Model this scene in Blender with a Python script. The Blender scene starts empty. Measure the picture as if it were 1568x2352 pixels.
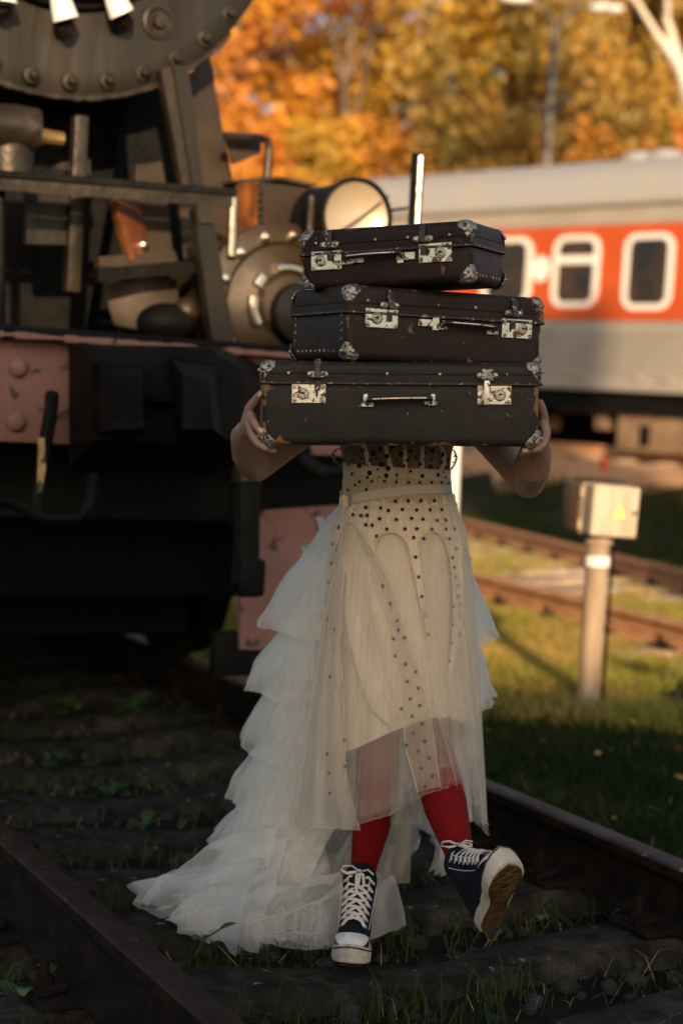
import bpy, bmesh, math, random
import numpy as np
from mathutils import Vector, Matrix, noise as mnoise
R = math.radians
random.seed(7); rng = np.random.default_rng(7)
sc = bpy.context.scene
col = sc.collection

# ------------------------------------------------------------------ camera
CAM_F, CAM_ROLL, CAM_YH, CAM_H = 3900.0, R(3.5), 917.0, 1.31     # focal length in 1/1568 widths, roll, horizon, height
CAM_P = math.atan((1176 - CAM_YH) * math.cos(CAM_ROLL) / CAM_F)  # pitch down
cam_d = bpy.data.cameras.new('camera'); cam = bpy.data.objects.new('camera', cam_d); col.objects.link(cam)
cam_d.sensor_fit = 'VERTICAL'; cam_d.sensor_height = 36.0; cam_d.sensor_width = 24.0
cam_d.lens = CAM_F / 2352 * 36.0
cam_d.clip_start = 0.05; cam_d.clip_end = 1200
cam.matrix_world = Matrix.Translation((0, 0, CAM_H)) @ Matrix.Rotation(R(90) - CAM_P, 4, 'X') @ Matrix.Rotation(CAM_ROLL, 4, 'Z')
cam_d.dof.use_dof = True; cam_d.dof.focus_distance = 3.78; cam_d.dof.aperture_fstop = 2.1
sc.camera = cam

# ------------------------------------------------------------------ world, sun, exposure
SUN_EL = R(16.5); SHADOW_AZ = R(6.4)          # shadows run away from the camera, 6.4 degrees to the left
w = bpy.data.worlds.new('World'); sc.world = w; w.use_nodes = True
nt = w.node_tree; nt.nodes.clear()
wo = nt.nodes.new('ShaderNodeOutputWorld'); bg = nt.nodes.new('ShaderNodeBackground'); sk = nt.nodes.new('ShaderNodeTexSky')
sk.sky_type = 'NISHITA'; sk.sun_disc = False; sk.sun_elevation = SUN_EL
sk.air_density = 1.0; sk.dust_density = 2.5; sk.ozone_density = 1.0
bg.inputs['Strength'].default_value = 0.122
nt.links.new(sk.outputs[0], bg.inputs[0]); nt.links.new(bg.outputs[0], wo.inputs[0])
sun_d = bpy.data.lights.new('sun', 'SUN'); sun_d.energy = 4.6; sun_d.angle = R(0.6); sun_d.color = (1.0, 0.70, 0.42)
sun = bpy.data.objects.new('sun', sun_d); col.objects.link(sun)
sun_dir = Vector((-math.sin(SHADOW_AZ) * math.cos(SUN_EL), math.cos(SHADOW_AZ) * math.cos(SUN_EL), -math.sin(SUN_EL)))
sun.rotation_euler = sun_dir.to_track_quat('-Z', 'Y').to_euler()
sk.sun_rotation = math.atan2(-sun_dir.x, -sun_dir.y)
sc.view_settings.view_transform = 'Standard'; sc.view_settings.look = 'None'
sc.view_settings.exposure = 0.62; sc.view_settings.gamma = 1.0; sc.view_settings.use_curve_mapping = False
sc.render.engine = 'CYCLES'
sc.cycles.use_denoising = True; sc.cycles.max_bounces = 8; sc.cycles.transparent_max_bounces = 40
sc.cycles.diffuse_bounces = 3; sc.cycles.glossy_bounces = 3; sc.cycles.transmission_bounces = 4
sc.cycles.sample_clamp_indirect = 6.0

# ------------------------------------------------------------------ from a point of the photograph to a point of the place
def ray(x, y):
    u, v = x - 784, -(y - 1176); r, p = CAM_ROLL, CAM_P
    u2, v2 = u * math.cos(r) - v * math.sin(r), u * math.sin(r) + v * math.cos(r)
    return Vector((u2, CAM_F * math.cos(p) + v2 * math.sin(p), -CAM_F * math.sin(p) + v2 * math.cos(p)))
EYE = Vector((0, 0, CAM_H))
def at(x, y, Y):
    d = ray(x, y); return EYE + d * (Y / d.y)
def gnd(x, y, z=0.0):
    d = ray(x, y); return EYE + d * ((z - CAM_H) / d.z)
def onplane(x, y, p0, n):
    d = ray(x, y); return EYE + d * ((p0 - EYE).dot(n) / d.dot(n))
def interp(x, xs, ys): return float(np.interp(x, xs, ys))

# ------------------------------------------------------------------ materials
def mat(name, base, rough=0.6, metal=0.0, col2=None, nscale=8.0, lo=0.4, hi=0.6, detail=6.0, bump=0.0, bscale=60.0, rough2=None,
        wear=None, wscale=30.0, wlo=0.62, whi=0.66, stretch=None, transl=0.0, coat=0.0, spec=None, coords='Object'):
    m = bpy.data.materials.new(name); m.use_nodes = True; t = m.node_tree; b = t.nodes['Principled BSDF']; L = t.links
    b.inputs['Base Color'].default_value = (*base, 1); b.inputs['Roughness'].default_value = rough; b.inputs['Metallic'].default_value = metal
    if coat: b.inputs['Coat Weight'].default_value = coat; b.inputs['Coat Roughness'].default_value = 0.15
    if spec is not None: b.inputs['Specular IOR Level'].default_value = spec
    tc = t.nodes.new('ShaderNodeTexCoord'); mp = t.nodes.new('ShaderNodeMapping'); L.new(tc.outputs[coords], mp.inputs[0])
    if stretch: mp.inputs['Scale'].default_value = stretch
    colout = None
    def nz(scale, det=detail, dist=0.0):
        n = t.nodes.new('ShaderNodeTexNoise'); n.inputs['Scale'].default_value = scale; n.inputs['Detail'].default_value = det
        n.inputs['Distortion'].default_value = dist; L.new(mp.outputs[0], n.inputs['Vector']); return n
    def mrange(src, a, c):
        r = t.nodes.new('ShaderNodeMapRange'); r.inputs[1].default_value = a; r.inputs[2].default_value = c; L.new(src, r.inputs[0]); return r.outputs[0]
    def mix(fac, a, c):
        x = t.nodes.new('ShaderNodeMix'); x.data_type = 'RGBA'; L.new(fac, x.inputs['Factor'])
        for s, q in ((6, a), (7, c)):
            if isinstance(q, tuple): x.inputs[s].default_value = (*q, 1)
            else: L.new(q, x.inputs[s])
        return x.outputs[2]
    if col2 is not None:
        f = mrange(nz(nscale).outputs['Fac'], lo, hi); colout = mix(f, base, col2)
        if rough2 is not None:
            rr = t.nodes.new('ShaderNodeMapRange'); L.new(f, rr.inputs[0]); rr.inputs[3].default_value = rough; rr.inputs[4].default_value = rough2
            L.new(rr.outputs[0], b.inputs['Roughness'])
    if wear is not None:
        f = mrange(nz(wscale, 8.0, 0.6).outputs['Fac'], wlo, whi); colout = mix(f, colout if colout is not None else base, wear)
    if colout is not None: L.new(colout, b.inputs['Base Color'])
    if bump:
        bp = t.nodes.new('ShaderNodeBump'); bp.inputs['Strength'].default_value = bump; bp.inputs['Distance'].default_value = 0.02
        L.new(nz(bscale).outputs['Fac'], bp.inputs['Height']); L.new(bp.outputs[0], b.inputs['Normal'])
    if transl:
        tr = t.nodes.new('ShaderNodeBsdfTranslucent'); ms = t.nodes.new('ShaderNodeMixShader'); ms.inputs[0].default_value = transl
        out = t.nodes['Material Output']
        if colout is not None: L.new(colout, tr.inputs[0])
        else: tr.inputs[0].default_value = (*base, 1)
        L.new(b.outputs[0], ms.inputs[1]); L.new(tr.outputs[0], ms.inputs[2]); L.new(ms.outputs[0], out.inputs[0])
    return m

def sheer(name, colr, alpha, edge=0.5, transl=0.45, dots=None, weave=0.0):
    """a thin cloth: net of threads that lets part of the light through, denser where it is seen along its surface"""
    m = bpy.data.materials.new(name); m.use_nodes = True; t = m.node_tree; L = t.links; t.nodes.clear()
    out = t.nodes.new('ShaderNodeOutputMaterial'); df = t.nodes.new('ShaderNodeBsdfDiffuse'); tr = t.nodes.new('ShaderNodeBsdfTranslucent')
    tp = t.nodes.new('ShaderNodeBsdfTransparent'); m1 = t.nodes.new('ShaderNodeMixShader'); m2 = t.nodes.new('ShaderNodeMixShader')
    m1.inputs[0].default_value = transl
    L.new(df.outputs[0], m1.inputs[1]); L.new(tr.outputs[0], m1.inputs[2]); L.new(tp.outputs[0], m2.inputs[1]); L.new(m1.outputs[0], m2.inputs[2]); L.new(m2.outputs[0], out.inputs[0])
    lw = t.nodes.new('ShaderNodeLayerWeight'); lw.inputs['Blend'].default_value = 0.35
    ma = t.nodes.new('ShaderNodeMath'); ma.operation = 'MULTIPLY_ADD'; ma.use_clamp = True
    L.new(lw.outputs['Facing'], ma.inputs[0]); ma.inputs[1].default_value = edge; ma.inputs[2].default_value = alpha
    tc = t.nodes.new('ShaderNodeTexCoord'); nz = t.nodes.new('ShaderNodeTexNoise'); nz.inputs['Scale'].default_value = 9; nz.inputs['Detail'].default_value = 5
    L.new(tc.outputs['Object'], nz.inputs['Vector'])
    mm = t.nodes.new('ShaderNodeMath'); mm.operation = 'MULTIPLY_ADD'; mm.use_clamp = True; mm.inputs[1].default_value = 0.30; L.new(nz.outputs['Fac'], mm.inputs[0])
    sb = t.nodes.new('ShaderNodeMath'); sb.operation = 'SUBTRACT'; sb.inputs[1].default_value = 0.15; L.new(ma.outputs[0], sb.inputs[0]); L.new(sb.outputs[0], mm.inputs[2])
    fac = mm.outputs[0]
    df.inputs[0].default_value = (*colr, 1); tr.inputs[0].default_value = (*colr, 1)
    L.new(fac, m2.inputs[0])
    return m

M = {}
def setup_materials():
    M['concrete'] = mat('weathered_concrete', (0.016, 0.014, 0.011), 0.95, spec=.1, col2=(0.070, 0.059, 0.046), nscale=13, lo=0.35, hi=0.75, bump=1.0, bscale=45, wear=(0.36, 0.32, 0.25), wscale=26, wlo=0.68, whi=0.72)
    M['concrete_far'] = mat('sun_toned_concrete', (0.26, 0.20, 0.14), 0.9, col2=(0.40, 0.31, 0.22), nscale=7, bump=0.5, bscale=40)  # pale copy of the sleeper concrete, sunlight put into its colour
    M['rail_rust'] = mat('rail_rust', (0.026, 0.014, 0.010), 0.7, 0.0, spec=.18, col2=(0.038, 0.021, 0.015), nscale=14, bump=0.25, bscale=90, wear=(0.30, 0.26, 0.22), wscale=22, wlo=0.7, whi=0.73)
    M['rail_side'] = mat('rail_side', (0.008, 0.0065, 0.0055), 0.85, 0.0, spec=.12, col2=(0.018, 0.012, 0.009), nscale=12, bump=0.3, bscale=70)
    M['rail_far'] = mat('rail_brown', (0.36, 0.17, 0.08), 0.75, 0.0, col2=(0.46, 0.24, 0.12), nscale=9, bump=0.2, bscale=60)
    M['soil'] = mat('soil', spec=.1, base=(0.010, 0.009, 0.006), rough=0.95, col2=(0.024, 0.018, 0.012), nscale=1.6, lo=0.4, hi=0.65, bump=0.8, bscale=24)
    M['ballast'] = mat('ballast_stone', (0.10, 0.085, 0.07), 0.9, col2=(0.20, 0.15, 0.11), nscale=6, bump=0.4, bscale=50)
    M['embank'] = mat('rusty_ballast', (0.40, 0.215, 0.09), 0.95, col2=(0.50, 0.29, 0.14), nscale=3, bump=0.9, bscale=18)  # rust tone raised so the bank reads as sunlit
    M['skin'] = mat('skin', (0.30, 0.185, 0.13), 0.5, spec=.3, col2=(0.34, 0.19, 0.135), nscale=14, bump=0.05, bscale=220)
    M['skin'].node_tree.nodes['Principled BSDF'].inputs['Subsurface Weight'].default_value = 0.12
    M['skin'].node_tree.nodes['Principled BSDF'].inputs['Subsurface Radius'].default_value = (0.01, 0.004, 0.002)
    M['nail'] = mat('nail', (0.70, 0.52, 0.43), 0.25)
    M['hair'] = mat('brown_hair', (0.06, 0.03, 0.016), 0.45, bump=0.6, bscale=40, stretch=(1, 1, 0.1))
    M['tights'] = mat('red_tights', (0.20, 0.005, 0.005), 0.8, spec=.15, col2=(.16, .004, .004), nscale=30, bump=0.12, bscale=700)
    M['rubber'] = mat('white_rubber', (0.60, 0.53, 0.43), 0.6, col2=(0.50, 0.42, 0.32), nscale=34, lo=0.5, hi=0.8, bump=0.35, bscale=150)
    M['cap'] = mat('toe_cap_rubber', (0.74, 0.70, 0.63), 0.45, col2=(0.66, 0.6, 0.52), nscale=40)
    M['sole'] = mat('tan_outsole', (0.095, 0.054, 0.024), 0.85, spec=.1, col2=(0.055, 0.031, 0.014), nscale=24, bump=0.2, bscale=120)
    M['canvas'] = mat('navy_canvas', (0.006, 0.009, 0.014), 0.9, spec=.15, col2=(0.012, 0.016, 0.024), nscale=60, bump=0.3, bscale=700)
    M['navy_line'] = mat('navy_line', (0.012, 0.016, 0.028), 0.6)
    M['lace'] = mat('white_lace', (0.72, 0.66, 0.56), 0.85, bump=0.4, bscale=500)
    M['thread'] = mat('white_stitch', (0.6, 0.56, 0.5), 0.8)
    M['eyelet'] = mat('eyelet_metal', (0.75, 0.72, 0.66), 0.3, 1.0)
    M['black'] = mat('black_paint', (0.003, 0.0034, 0.0034), 0.6, spec=0.12, col2=(0.008, 0.008, 0.007), nscale=9, bump=0.25, bscale=40)
    M['sooty'] = mat('sooty_plate', (0.016, 0.013, 0.0095), 0.32, 0.2, spec=.4, col2=(0.026, 0.020, 0.013), nscale=2.4, lo=0.35, hi=0.7, rough2=0.55, bump=0.15, bscale=7, stretch=(3, 3, 0.4))
    M['steel'] = mat('worn_steel', (0.042, 0.032, 0.020), 0.40, 0.4, col2=(0.018, 0.013, 0.009), nscale=6, bump=0.2, bscale=30)
    M['rust'] = mat('rusty_plate', (0.50, 0.17, 0.045), 0.5, 0.25, col2=(0.20, 0.065, 0.022), nscale=7, bump=0.2, bscale=30)
    M['brownsteel'] = mat('brown_steel', (0.046, 0.029, 0.0155), 0.40, 0.25, col2=(0.026, 0.016, 0.009), nscale=4, rough2=0.55, bump=0.15, bscale=14)
    M['bright'] = mat('polished_steel', (0.62, 0.55, 0.45), 0.28, 1.0, bump=0.15, bscale=22)
    M['pink'] = mat('faded_red_paint', (0.235, 0.115, 0.095), 0.8, spec=.2, col2=(0.27, 0.14, 0.12), nscale=5, wear=(0.07, 0.06, 0.055), wscale=16, wlo=0.63, whi=0.66, bump=0.12, bscale=30)
    M['white'] = mat('white_enamel', (0.82, 0.80, 0.76), 0.4)
    M['yellowed'] = mat('chipped_yellow_paint', (0.45, 0.30, 0.10), 0.7, col2=(0.05, 0.04, 0.03), nscale=18, lo=0.45, hi=0.55)
    M['brassy'] = mat('brass', (0.45, 0.28, 0.09), 0.4, 0.8)
    M['lens'] = mat('lamp_reflector', (0.62, 0.50, 0.36), 0.30, 0.45, bump=0.3, bscale=9)
    M['glass'] = mat('dark_window_glass', (0.012, 0.012, 0.012), 0.08, col2=(0.05, 0.025, 0.015), nscale=1.5)
    M['trainroof'] = mat('carriage_roof_grey', (0.30, 0.305, 0.305), 0.6, col2=(0.33, 0.31, 0.28), nscale=0.9, stretch=(1, 1, 0.3))
    M['traincream'] = mat('carriage_cream', (0.34, 0.30, 0.25), 0.5, col2=(0.30, 0.265, 0.22), nscale=1.2)
    M['trainorange'] = mat('carriage_orange', (0.50, 0.085, 0.018), 0.5, spec=.25, col2=(0.44, 0.072, 0.016), nscale=1.2)
    M['traingrey'] = mat('carriage_grey', (0.31, 0.285, 0.25), 0.5, spec=.3, col2=(0.27, 0.25, 0.215), nscale=1.4)
    M['whiteframe'] = mat('white_window_frame', (0.80, 0.76, 0.70), 0.4)
    M['under'] = mat('underframe_black', (0.005, 0.005, 0.005), 0.9, spec=0.1)
    M['undertan'] = mat('dusty_brown_box', (0.22, 0.15, 0.09), 0.7, col2=(0.15, 0.10, 0.055), nscale=3)
    M['redlamp'] = mat('red_paint', (0.6, 0.03, 0.015), 0.4)
    M['postwhite'] = mat('post_plastic', (0.36, 0.28, 0.20), 0.6, spec=.2, col2=(0.28, 0.205, 0.14), nscale=5, stretch=(4, 4, 0.6))
    M['boxgrey'] = mat('box_grey_paint', (0.50, 0.42, 0.32), 0.55, spec=.2, col2=(0.40, 0.32, 0.24), nscale=4, stretch=(4, 4, 0.6))
    M['boxside'] = mat('box_side_shade', (0.16, 0.10, 0.055), 0.7)  # box colour darkened for the side turned from the sun
    M['signyellow'] = mat('warning_yellow', (0.80, 0.62, 0.20), 0.5)
    M['galv'] = mat('galvanised_steel', (0.11, 0.095, 0.08), 0.5, 0.3)
    M['bark'] = mat('bark', (0.09, 0.065, 0.045), 0.9, col2=(0.16, 0.12, 0.09), nscale=4, bump=0.5, bscale=12)
    M['birch'] = mat('birch_bark', (0.62, 0.56, 0.48), 0.7, col2=(0.10, 0.09, 0.08), nscale=3, lo=0.62, hi=0.68, stretch=(1, 1, 3))
    def leaf(n, a, c): M[n] = mat(n, a, 0.55, col2=c, nscale=0.55, lo=0.42, hi=0.58, detail=3, transl=0.3)
    leaf('leaf_orange', (0.62, 0.22, 0.03), (0.48, 0.24, 0.035)); leaf('leaf_amber', (0.66, 0.31, 0.03), (0.54, 0.20, 0.03))
    leaf('leaf_gold', (0.62, 0.33, 0.03), (0.40, 0.26, 0.04)); leaf('leaf_olive', (0.24, 0.185, 0.04), (0.40, 0.23, 0.045)); leaf('leaf_green', (0.12, 0.125, 0.03), (0.25, 0.18, 0.04))
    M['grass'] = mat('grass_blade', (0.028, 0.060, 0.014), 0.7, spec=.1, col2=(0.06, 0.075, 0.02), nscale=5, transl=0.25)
    M['grass_shade'] = mat('shade_toned_grass', (0.020, 0.038, 0.008), 0.7, spec=.1, col2=(0.045, 0.055, 0.012), nscale=1.2, transl=0.3)  # darker copy of the turf, shade put into its colour
    M['grass_dry_sunlit'] = mat('sun_toned_turf', (0.31, 0.30, 0.055), 0.7, spec=.1, col2=(0.52, 0.36, 0.11), nscale=0.9, transl=0.35)  # dry turf, paled so the colour itself carries the sunlight
    M['drystraw'] = mat('dry_straw', (0.30, 0.22, 0.10), 0.8)
    M['weed'] = mat('weed_leaf', (0.035, 0.085, 0.022), 0.5, col2=(0.06, 0.11, 0.03), nscale=12, transl=0.25)
    M['fallen'] = mat('fallen_leaf', (0.38, 0.17, 0.04), 0.7, col2=(0.5, 0.28, 0.05), nscale=2)
    M['brick'] = mat('brick_wall', (0.30, 0.15, 0.10), 0.9, col2=(0.24, 0.12, 0.08), nscale=4)
    M['roof'] = mat('tin_roof', (0.12, 0.11, 0.10), 0.6)
    M['rivetmetal'] = mat('nickel_fitting', (0.52, 0.47, 0.38), 0.35, 0.9, wear=(0.10, 0.055, 0.03), wscale=120, wlo=0.56, whi=0.60, bump=0.25, bscale=300)
    M['nickel'] = mat('nickel_plate', (0.80, 0.74, 0.62), 0.42, 0.75, wear=(0.14, 0.07, 0.035), wscale=75, wlo=0.55, whi=0.60, bump=0.12, bscale=200)
    M['oldmetal'] = mat('tarnished_corner', (0.36, 0.34, 0.28), 0.45, 0.8, col2=(0.60, 0.54, 0.42), nscale=28, lo=0.45, hi=0.6, wear=(0.06, 0.045, 0.035), wscale=110, wlo=0.52, whi=0.57, bump=0.35, bscale=240)
    M['keyhole'] = mat('keyhole_dark', (0.005, 0.005, 0.005), 0.9)
    M['handle'] = mat('handle_bakelite', (0.03, 0.018, 0.013), 0.28, coat=0.3)
    M['piping'] = mat('piping_leather', (0.025, 0.02, 0.017), 0.5, wear=(0.42, 0.36, 0.26), wscale=90, wlo=0.58, whi=0.64)
    # cloth
    M['slip'] = mat('cream_lining', (0.83, 0.695, 0.525), 0.85, col2=(0.79, 0.66, 0.50), nscale=20, bump=0.05, bscale=500, transl=0.15)
    M['band'] = mat('beige_gathered_cotton', (0.60, 0.44, 0.29), 0.85)
    M['yoke'] = mat('beige_dotted_cotton', (0.78, 0.605, 0.43), 0.85, bump=0.05, bscale=500)
    M['elastic'] = mat('cream_elastic', (0.74, 0.64, 0.50), 0.8, bump=0.35, bscale=260, stretch=(0.15, 0.15, 4))
    M['dot'] = mat('black_dot', (0.006, 0.006, 0.008), 0.8)
    M['dot_grey'] = mat('veiled_dot', (0.10, 0.105, 0.10), 0.85)
    M['seam'] = mat('cream_seam', (0.66, 0.56, 0.42), 0.85)
    M['tulle'] = sheer('white_tulle', (0.90, 0.88, 0.82), 0.24, 0.50)
    M['tulle_cream'] = sheer('cream_tulle', (0.88, 0.79, 0.66), 0.15, 0.40)
    M['tulle_dense'] = sheer('gathered_tulle', (0.88, 0.79, 0.66), 0.36, 0.40)
    M['mesh_bodice'] = sheer('bodice_net', (0.50, 0.42, 0.34), 0.30, 0.5)
    M['ribbonnet'] = sheer('dotted_net', (0.72, 0.61, 0.47), 0.40, 0.4)
setup_materials()

def case_leather(name, base, base2, edge):
    """leatherette: fine weave relief, scuffs and rubbed-through edges that follow the case's own edges"""
    m = mat(name, base, 0.5, col2=base2, nscale=7, lo=0.35, hi=0.7, bump=0.0, spec=0.22)
    t = m.node_tree; L = t.links; b = t.nodes['Principled BSDF']
    tc = t.nodes.new('ShaderNodeTexCoord')
    cur = b.inputs['Base Color'].links[0].from_socket
    sp = t.nodes.new('ShaderNodeSeparateXYZ'); L.new(tc.outputs['Generated'], sp.inputs[0])
    def edge_d(o):
        a = t.nodes.new('ShaderNodeMath'); a.operation = 'SUBTRACT'; L.new(o, a.inputs[0]); a.inputs[1].default_value = 0.5
        c = t.nodes.new('ShaderNodeMath'); c.operation = 'ABSOLUTE'; L.new(a.outputs[0], c.inputs[0]); return c.outputs[0]
    mx = t.nodes.new('ShaderNodeMath'); mx.operation = 'MAXIMUM'
    zz = t.nodes.new('ShaderNodeMapRange'); zz.inputs[1].default_value = 0.40; zz.inputs[2].default_value = 0.49; L.new(edge_d(sp.outputs[2]), zz.inputs[0])
    xx = t.nodes.new('ShaderNodeMapRange'); xx.inputs[1].default_value = 0.475; xx.inputs[2].default_value = 0.495; L.new(edge_d(sp.outputs[0]), xx.inputs[0])
    yy = t.nodes.new('ShaderNodeMapRange'); yy.inputs[1].default_value = 0.46; yy.inputs[2].default_value = 0.49; L.new(edge_d(sp.outputs[1]), yy.inputs[0])
    def mn(p, q, op='MINIMUM'):
        k = t.nodes.new('ShaderNodeMath'); k.operation = op; L.new(p, k.inputs[0]); L.new(q, k.inputs[1]); return k.outputs[0]
    X_, Y_, Z_ = xx.outputs[0], yy.outputs[0], zz.outputs[0]
    L.new(mn(mn(X_, Y_), mn(X_, Z_), 'MAXIMUM'), mx.inputs[0]); L.new(mn(Y_, Z_), mx.inputs[1])
    n1 = t.nodes.new('ShaderNodeTexNoise'); n1.inputs['Scale'].default_value = 34; n1.inputs['Detail'].default_value = 8; n1.inputs['Distortion'].default_value = 0.5
    L.new(tc.outputs['Object'], n1.inputs['Vector'])
    ad = t.nodes.new('ShaderNodeMath'); ad.operation = 'MULTIPLY_ADD'; L.new(mx.outputs[0], ad.inputs[0]); ad.inputs[1].default_value = 0.20; L.new(n1.outputs['Fac'], ad.inputs[2])
    th = t.nodes.new('ShaderNodeMapRange'); th.inputs[1].default_value = 0.675; th.inputs[2].default_value = 0.715; L.new(ad.outputs[0], th.inputs[0])
    x = t.nodes.new('ShaderNodeMix'); x.data_type = 'RGBA'; L.new(th.outputs[0], x.inputs['Factor']); L.new(cur, x.inputs[6]); x.inputs[7].default_value = (*edge, 1)
    # pale flecks
    n2 = t.nodes.new('ShaderNodeTexNoise'); n2.inputs['Scale'].default_value = 120; n2.inputs['Detail'].default_value = 3; L.new(tc.outputs['Object'], n2.inputs['Vector'])
    f2 = t.nodes.new('ShaderNodeMapRange'); f2.inputs[1].default_value = 0.725; f2.inputs[2].default_value = 0.755; L.new(n2.outputs['Fac'], f2.inputs[0])
    x2 = t.nodes.new('ShaderNodeMix'); x2.data_type = 'RGBA'; L.new(f2.outputs[0], x2.inputs['Factor']); L.new(x.outputs[2], x2.inputs[6]); x2.inputs[7].default_value = (0.30, 0.24, 0.17, 1)
    L.new(x2.outputs[2], b.inputs['Base Color'])
    # weave relief
    wv = t.nodes.new('ShaderNodeTexVoronoi'); wv.inputs['Scale'].default_value = 420; L.new(tc.outputs['Object'], wv.inputs['Vector'])
    n3 = t.nodes.new('ShaderNodeTexNoise'); n3.inputs['Scale'].default_value = 18; n3.inputs['Detail'].default_value = 6; L.new(tc.outputs['Object'], n3.inputs['Vector'])
    sm = t.nodes.new('ShaderNodeMath'); sm.operation = 'MULTIPLY_ADD'; L.new(wv.outputs['Distance'], sm.inputs[0]); sm.inputs[1].default_value = 0.12; L.new(n3.outputs['Fac'], sm.inputs[2])
    bp = t.nodes.new('ShaderNodeBump'); bp.inputs['Strength'].default_value = 0.35; bp.inputs['Distance'].default_value = 0.01; L.new(sm.outputs[0], bp.inputs['Height']); L.new(bp.outputs[0], b.inputs['Normal'])
    return m
M['case_brown'] = case_leather('brown_leatherette', (0.020, 0.0105, 0.0075), (0.030, 0.017, 0.012), (0.20, 0.10, 0.05))
M['case_red'] = case_leather('dark_maroon_leatherette', (0.015, 0.006, 0.005), (0.022, 0.010, 0.008), (0.17, 0.08, 0.04))
M['case_black'] = case_leather('blackened_leatherette', (0.014, 0.012, 0.0095), (0.024, 0.020, 0.015), (0.24, 0.12, 0.05))

# ------------------------------------------------------------------ mesh collecting
class MB:
    def __init__(s): s.v = []; s.f = []; s.fs = []
    def add(s, verts, faces, smooth=True):
        o = len(s.v); s.v += [tuple(q) for q in verts]; s.f += [tuple(i + o for i in f) for f in faces]; s.fs += [smooth] * len(faces); return s
    def box(s, c, size, rot=None, bev=0.0, seg=2):
        bm = bmesh.new(); bmesh.ops.create_cube(bm, size=1.0)
        bmesh.ops.scale(bm, vec=Vector(size), verts=bm.verts)
        if bev: bmesh.ops.bevel(bm, geom=list(bm.edges), offset=bev, segments=seg, profile=0.6, affect='EDGES')
        m = Matrix.Translation(Vector(c)) @ (rot.to_4x4() if rot is not None else Matrix.Identity(4))
        bm.transform(m); s.bm(bm); return s
    def bm(s, bm):
        bm.verts.ensure_lookup_table(); bm.verts.index_update()
        s.add([v.co[:] for v in bm.verts], [[v.index for v in f.verts] for f in bm.faces]); bm.free(); return s
    def hull(s, pts):
        bm = bmesh.new(); vs = [bm.verts.new(p) for p in pts]; bmesh.ops.convex_hull(bm, input=vs); s.bm(bm); return s
    def slab(s, poly, thick):
        """flat polygon (list of 3D points) given a thickness along the vector thick"""
        n = len(poly); th = Vector(thick); a = [Vector(p) for p in poly]; b = [p + th for p in a]
        fs = [list(range(n))[::-1], [n + i for i in range(n)]] + [[i, (i + 1) % n, n + (i + 1) % n, n + i] for i in range(n)]
        s.add(a + b, fs, False); return s
    def tube(s, pts, rad, n=8, closed=False, caps=True, flat=1.0, up=None):
        P = [Vector(p) for p in pts]; k = len(P); rad = rad if hasattr(rad, '__len__') else [rad] * k
        vs = []; prev = None
        for i in range(k):
            if closed: d = P[(i + 1) % k] - P[i - 1]
            else: d = P[min(i + 1, k - 1)] - P[max(i - 1, 0)]
            d = d.normalized() if d.length > 1e-9 else Vector((0, 0, 1))
            if up is not None: a = Vector(up)
            elif prev is None: a = Vector((0, 0, 1)) if abs(d.z) < 0.9 else Vector((1, 0, 0))
            else: a = prev
            a = (a - d * a.dot(d)).normalized(); prev = a; b = d.cross(a)
            for j in range(n):
                q = 2 * math.pi * j / n; vs.append(P[i] + a * (math.cos(q) * rad[i] * flat) + b * (math.sin(q) * rad[i]))
        fs = []
        m = k if closed else k - 1
        for i in range(m):
            for j in range(n):
                i2 = (i + 1) % k; fs.append((i * n + j, i * n + (j + 1) % n, i2 * n + (j + 1) % n, i2 * n + j))
        if not closed and caps: fs += [tuple(range(n))[::-1], tuple((k - 1) * n + j for j in range(n))]
        s.add(vs, fs); return s
    def cyl(s, a, b, r, r2=None, n=20): return s.tube([a, b], [r, r if r2 is None else r2], n)
    def lathe(s, prof, c=(0, 0, 0), axis=(0, 0, 1), n=28, x=None, caps=True):
        ax = Vector(axis).normalized(); a = Vector(x) if x is not None else (Vector((1, 0, 0)) if abs(ax.x) < 0.9 else Vector((0, 1, 0)))
        a = (a - ax * a.dot(ax)).normalized(); b = ax.cross(a); c = Vector(c); vs = []; k = len(prof)
        for r, h in prof:
            for j in range(n):
                q = 2 * math.pi * j / n; vs.append(c + ax * h + (a * math.cos(q) + b * math.sin(q)) * r)
        fs = [(i * n + j, i * n + (j + 1) % n, (i + 1) * n + (j + 1) % n, (i + 1) * n + j) for i in range(k - 1) for j in range(n)]
        if caps and prof[0][0] > 1e-6: fs.append(tuple(range(n))[::-1])
        if caps and prof[-1][0] > 1e-6: fs.append(tuple((k - 1) * n + j for j in range(n)))
        s.add(vs, fs); return s
    def ball(s, c, r, sc3=(1, 1, 1), rot=None, nu=14, nv=10):
        c = Vector(c); vs = []; 
        for i in range(nv + 1):
            ph = math.pi * i / nv
            for j in range(nu):
                th = 2 * math.pi * j / nu
                p = Vector((math.sin(ph) * math.cos(th) * sc3[0], math.sin(ph) * math.sin(th) * sc3[1], math.cos(ph) * sc3[2])) * r
                if rot is not None: p = rot @ p
                vs.append(c + p)
        s.add(vs, [(i * nu + j, i * nu + (j + 1) % nu, (i + 1) * nu + (j + 1) % nu, (i + 1) * nu + j) for i in range(nv) for j in range(nu)]); return s
    def cone2(s, a, b, ra, rb, n=14):
        """round cone: a limb segment with rounded ends"""
        a = Vector(a); b = Vector(b); d = (b - a); L = d.length; d = d / max(L, 1e-9)
        prof = [(ra * math.sin(q), -ra * math.cos(q)) for q in np.linspace(0.02, math.pi / 2, 5)] + [(rb * math.cos(q), L + rb * math.sin(q)) for q in np.linspace(0, math.pi / 2 - 0.02, 5)]
        s.lathe(prof, a, d, n); return s
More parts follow.
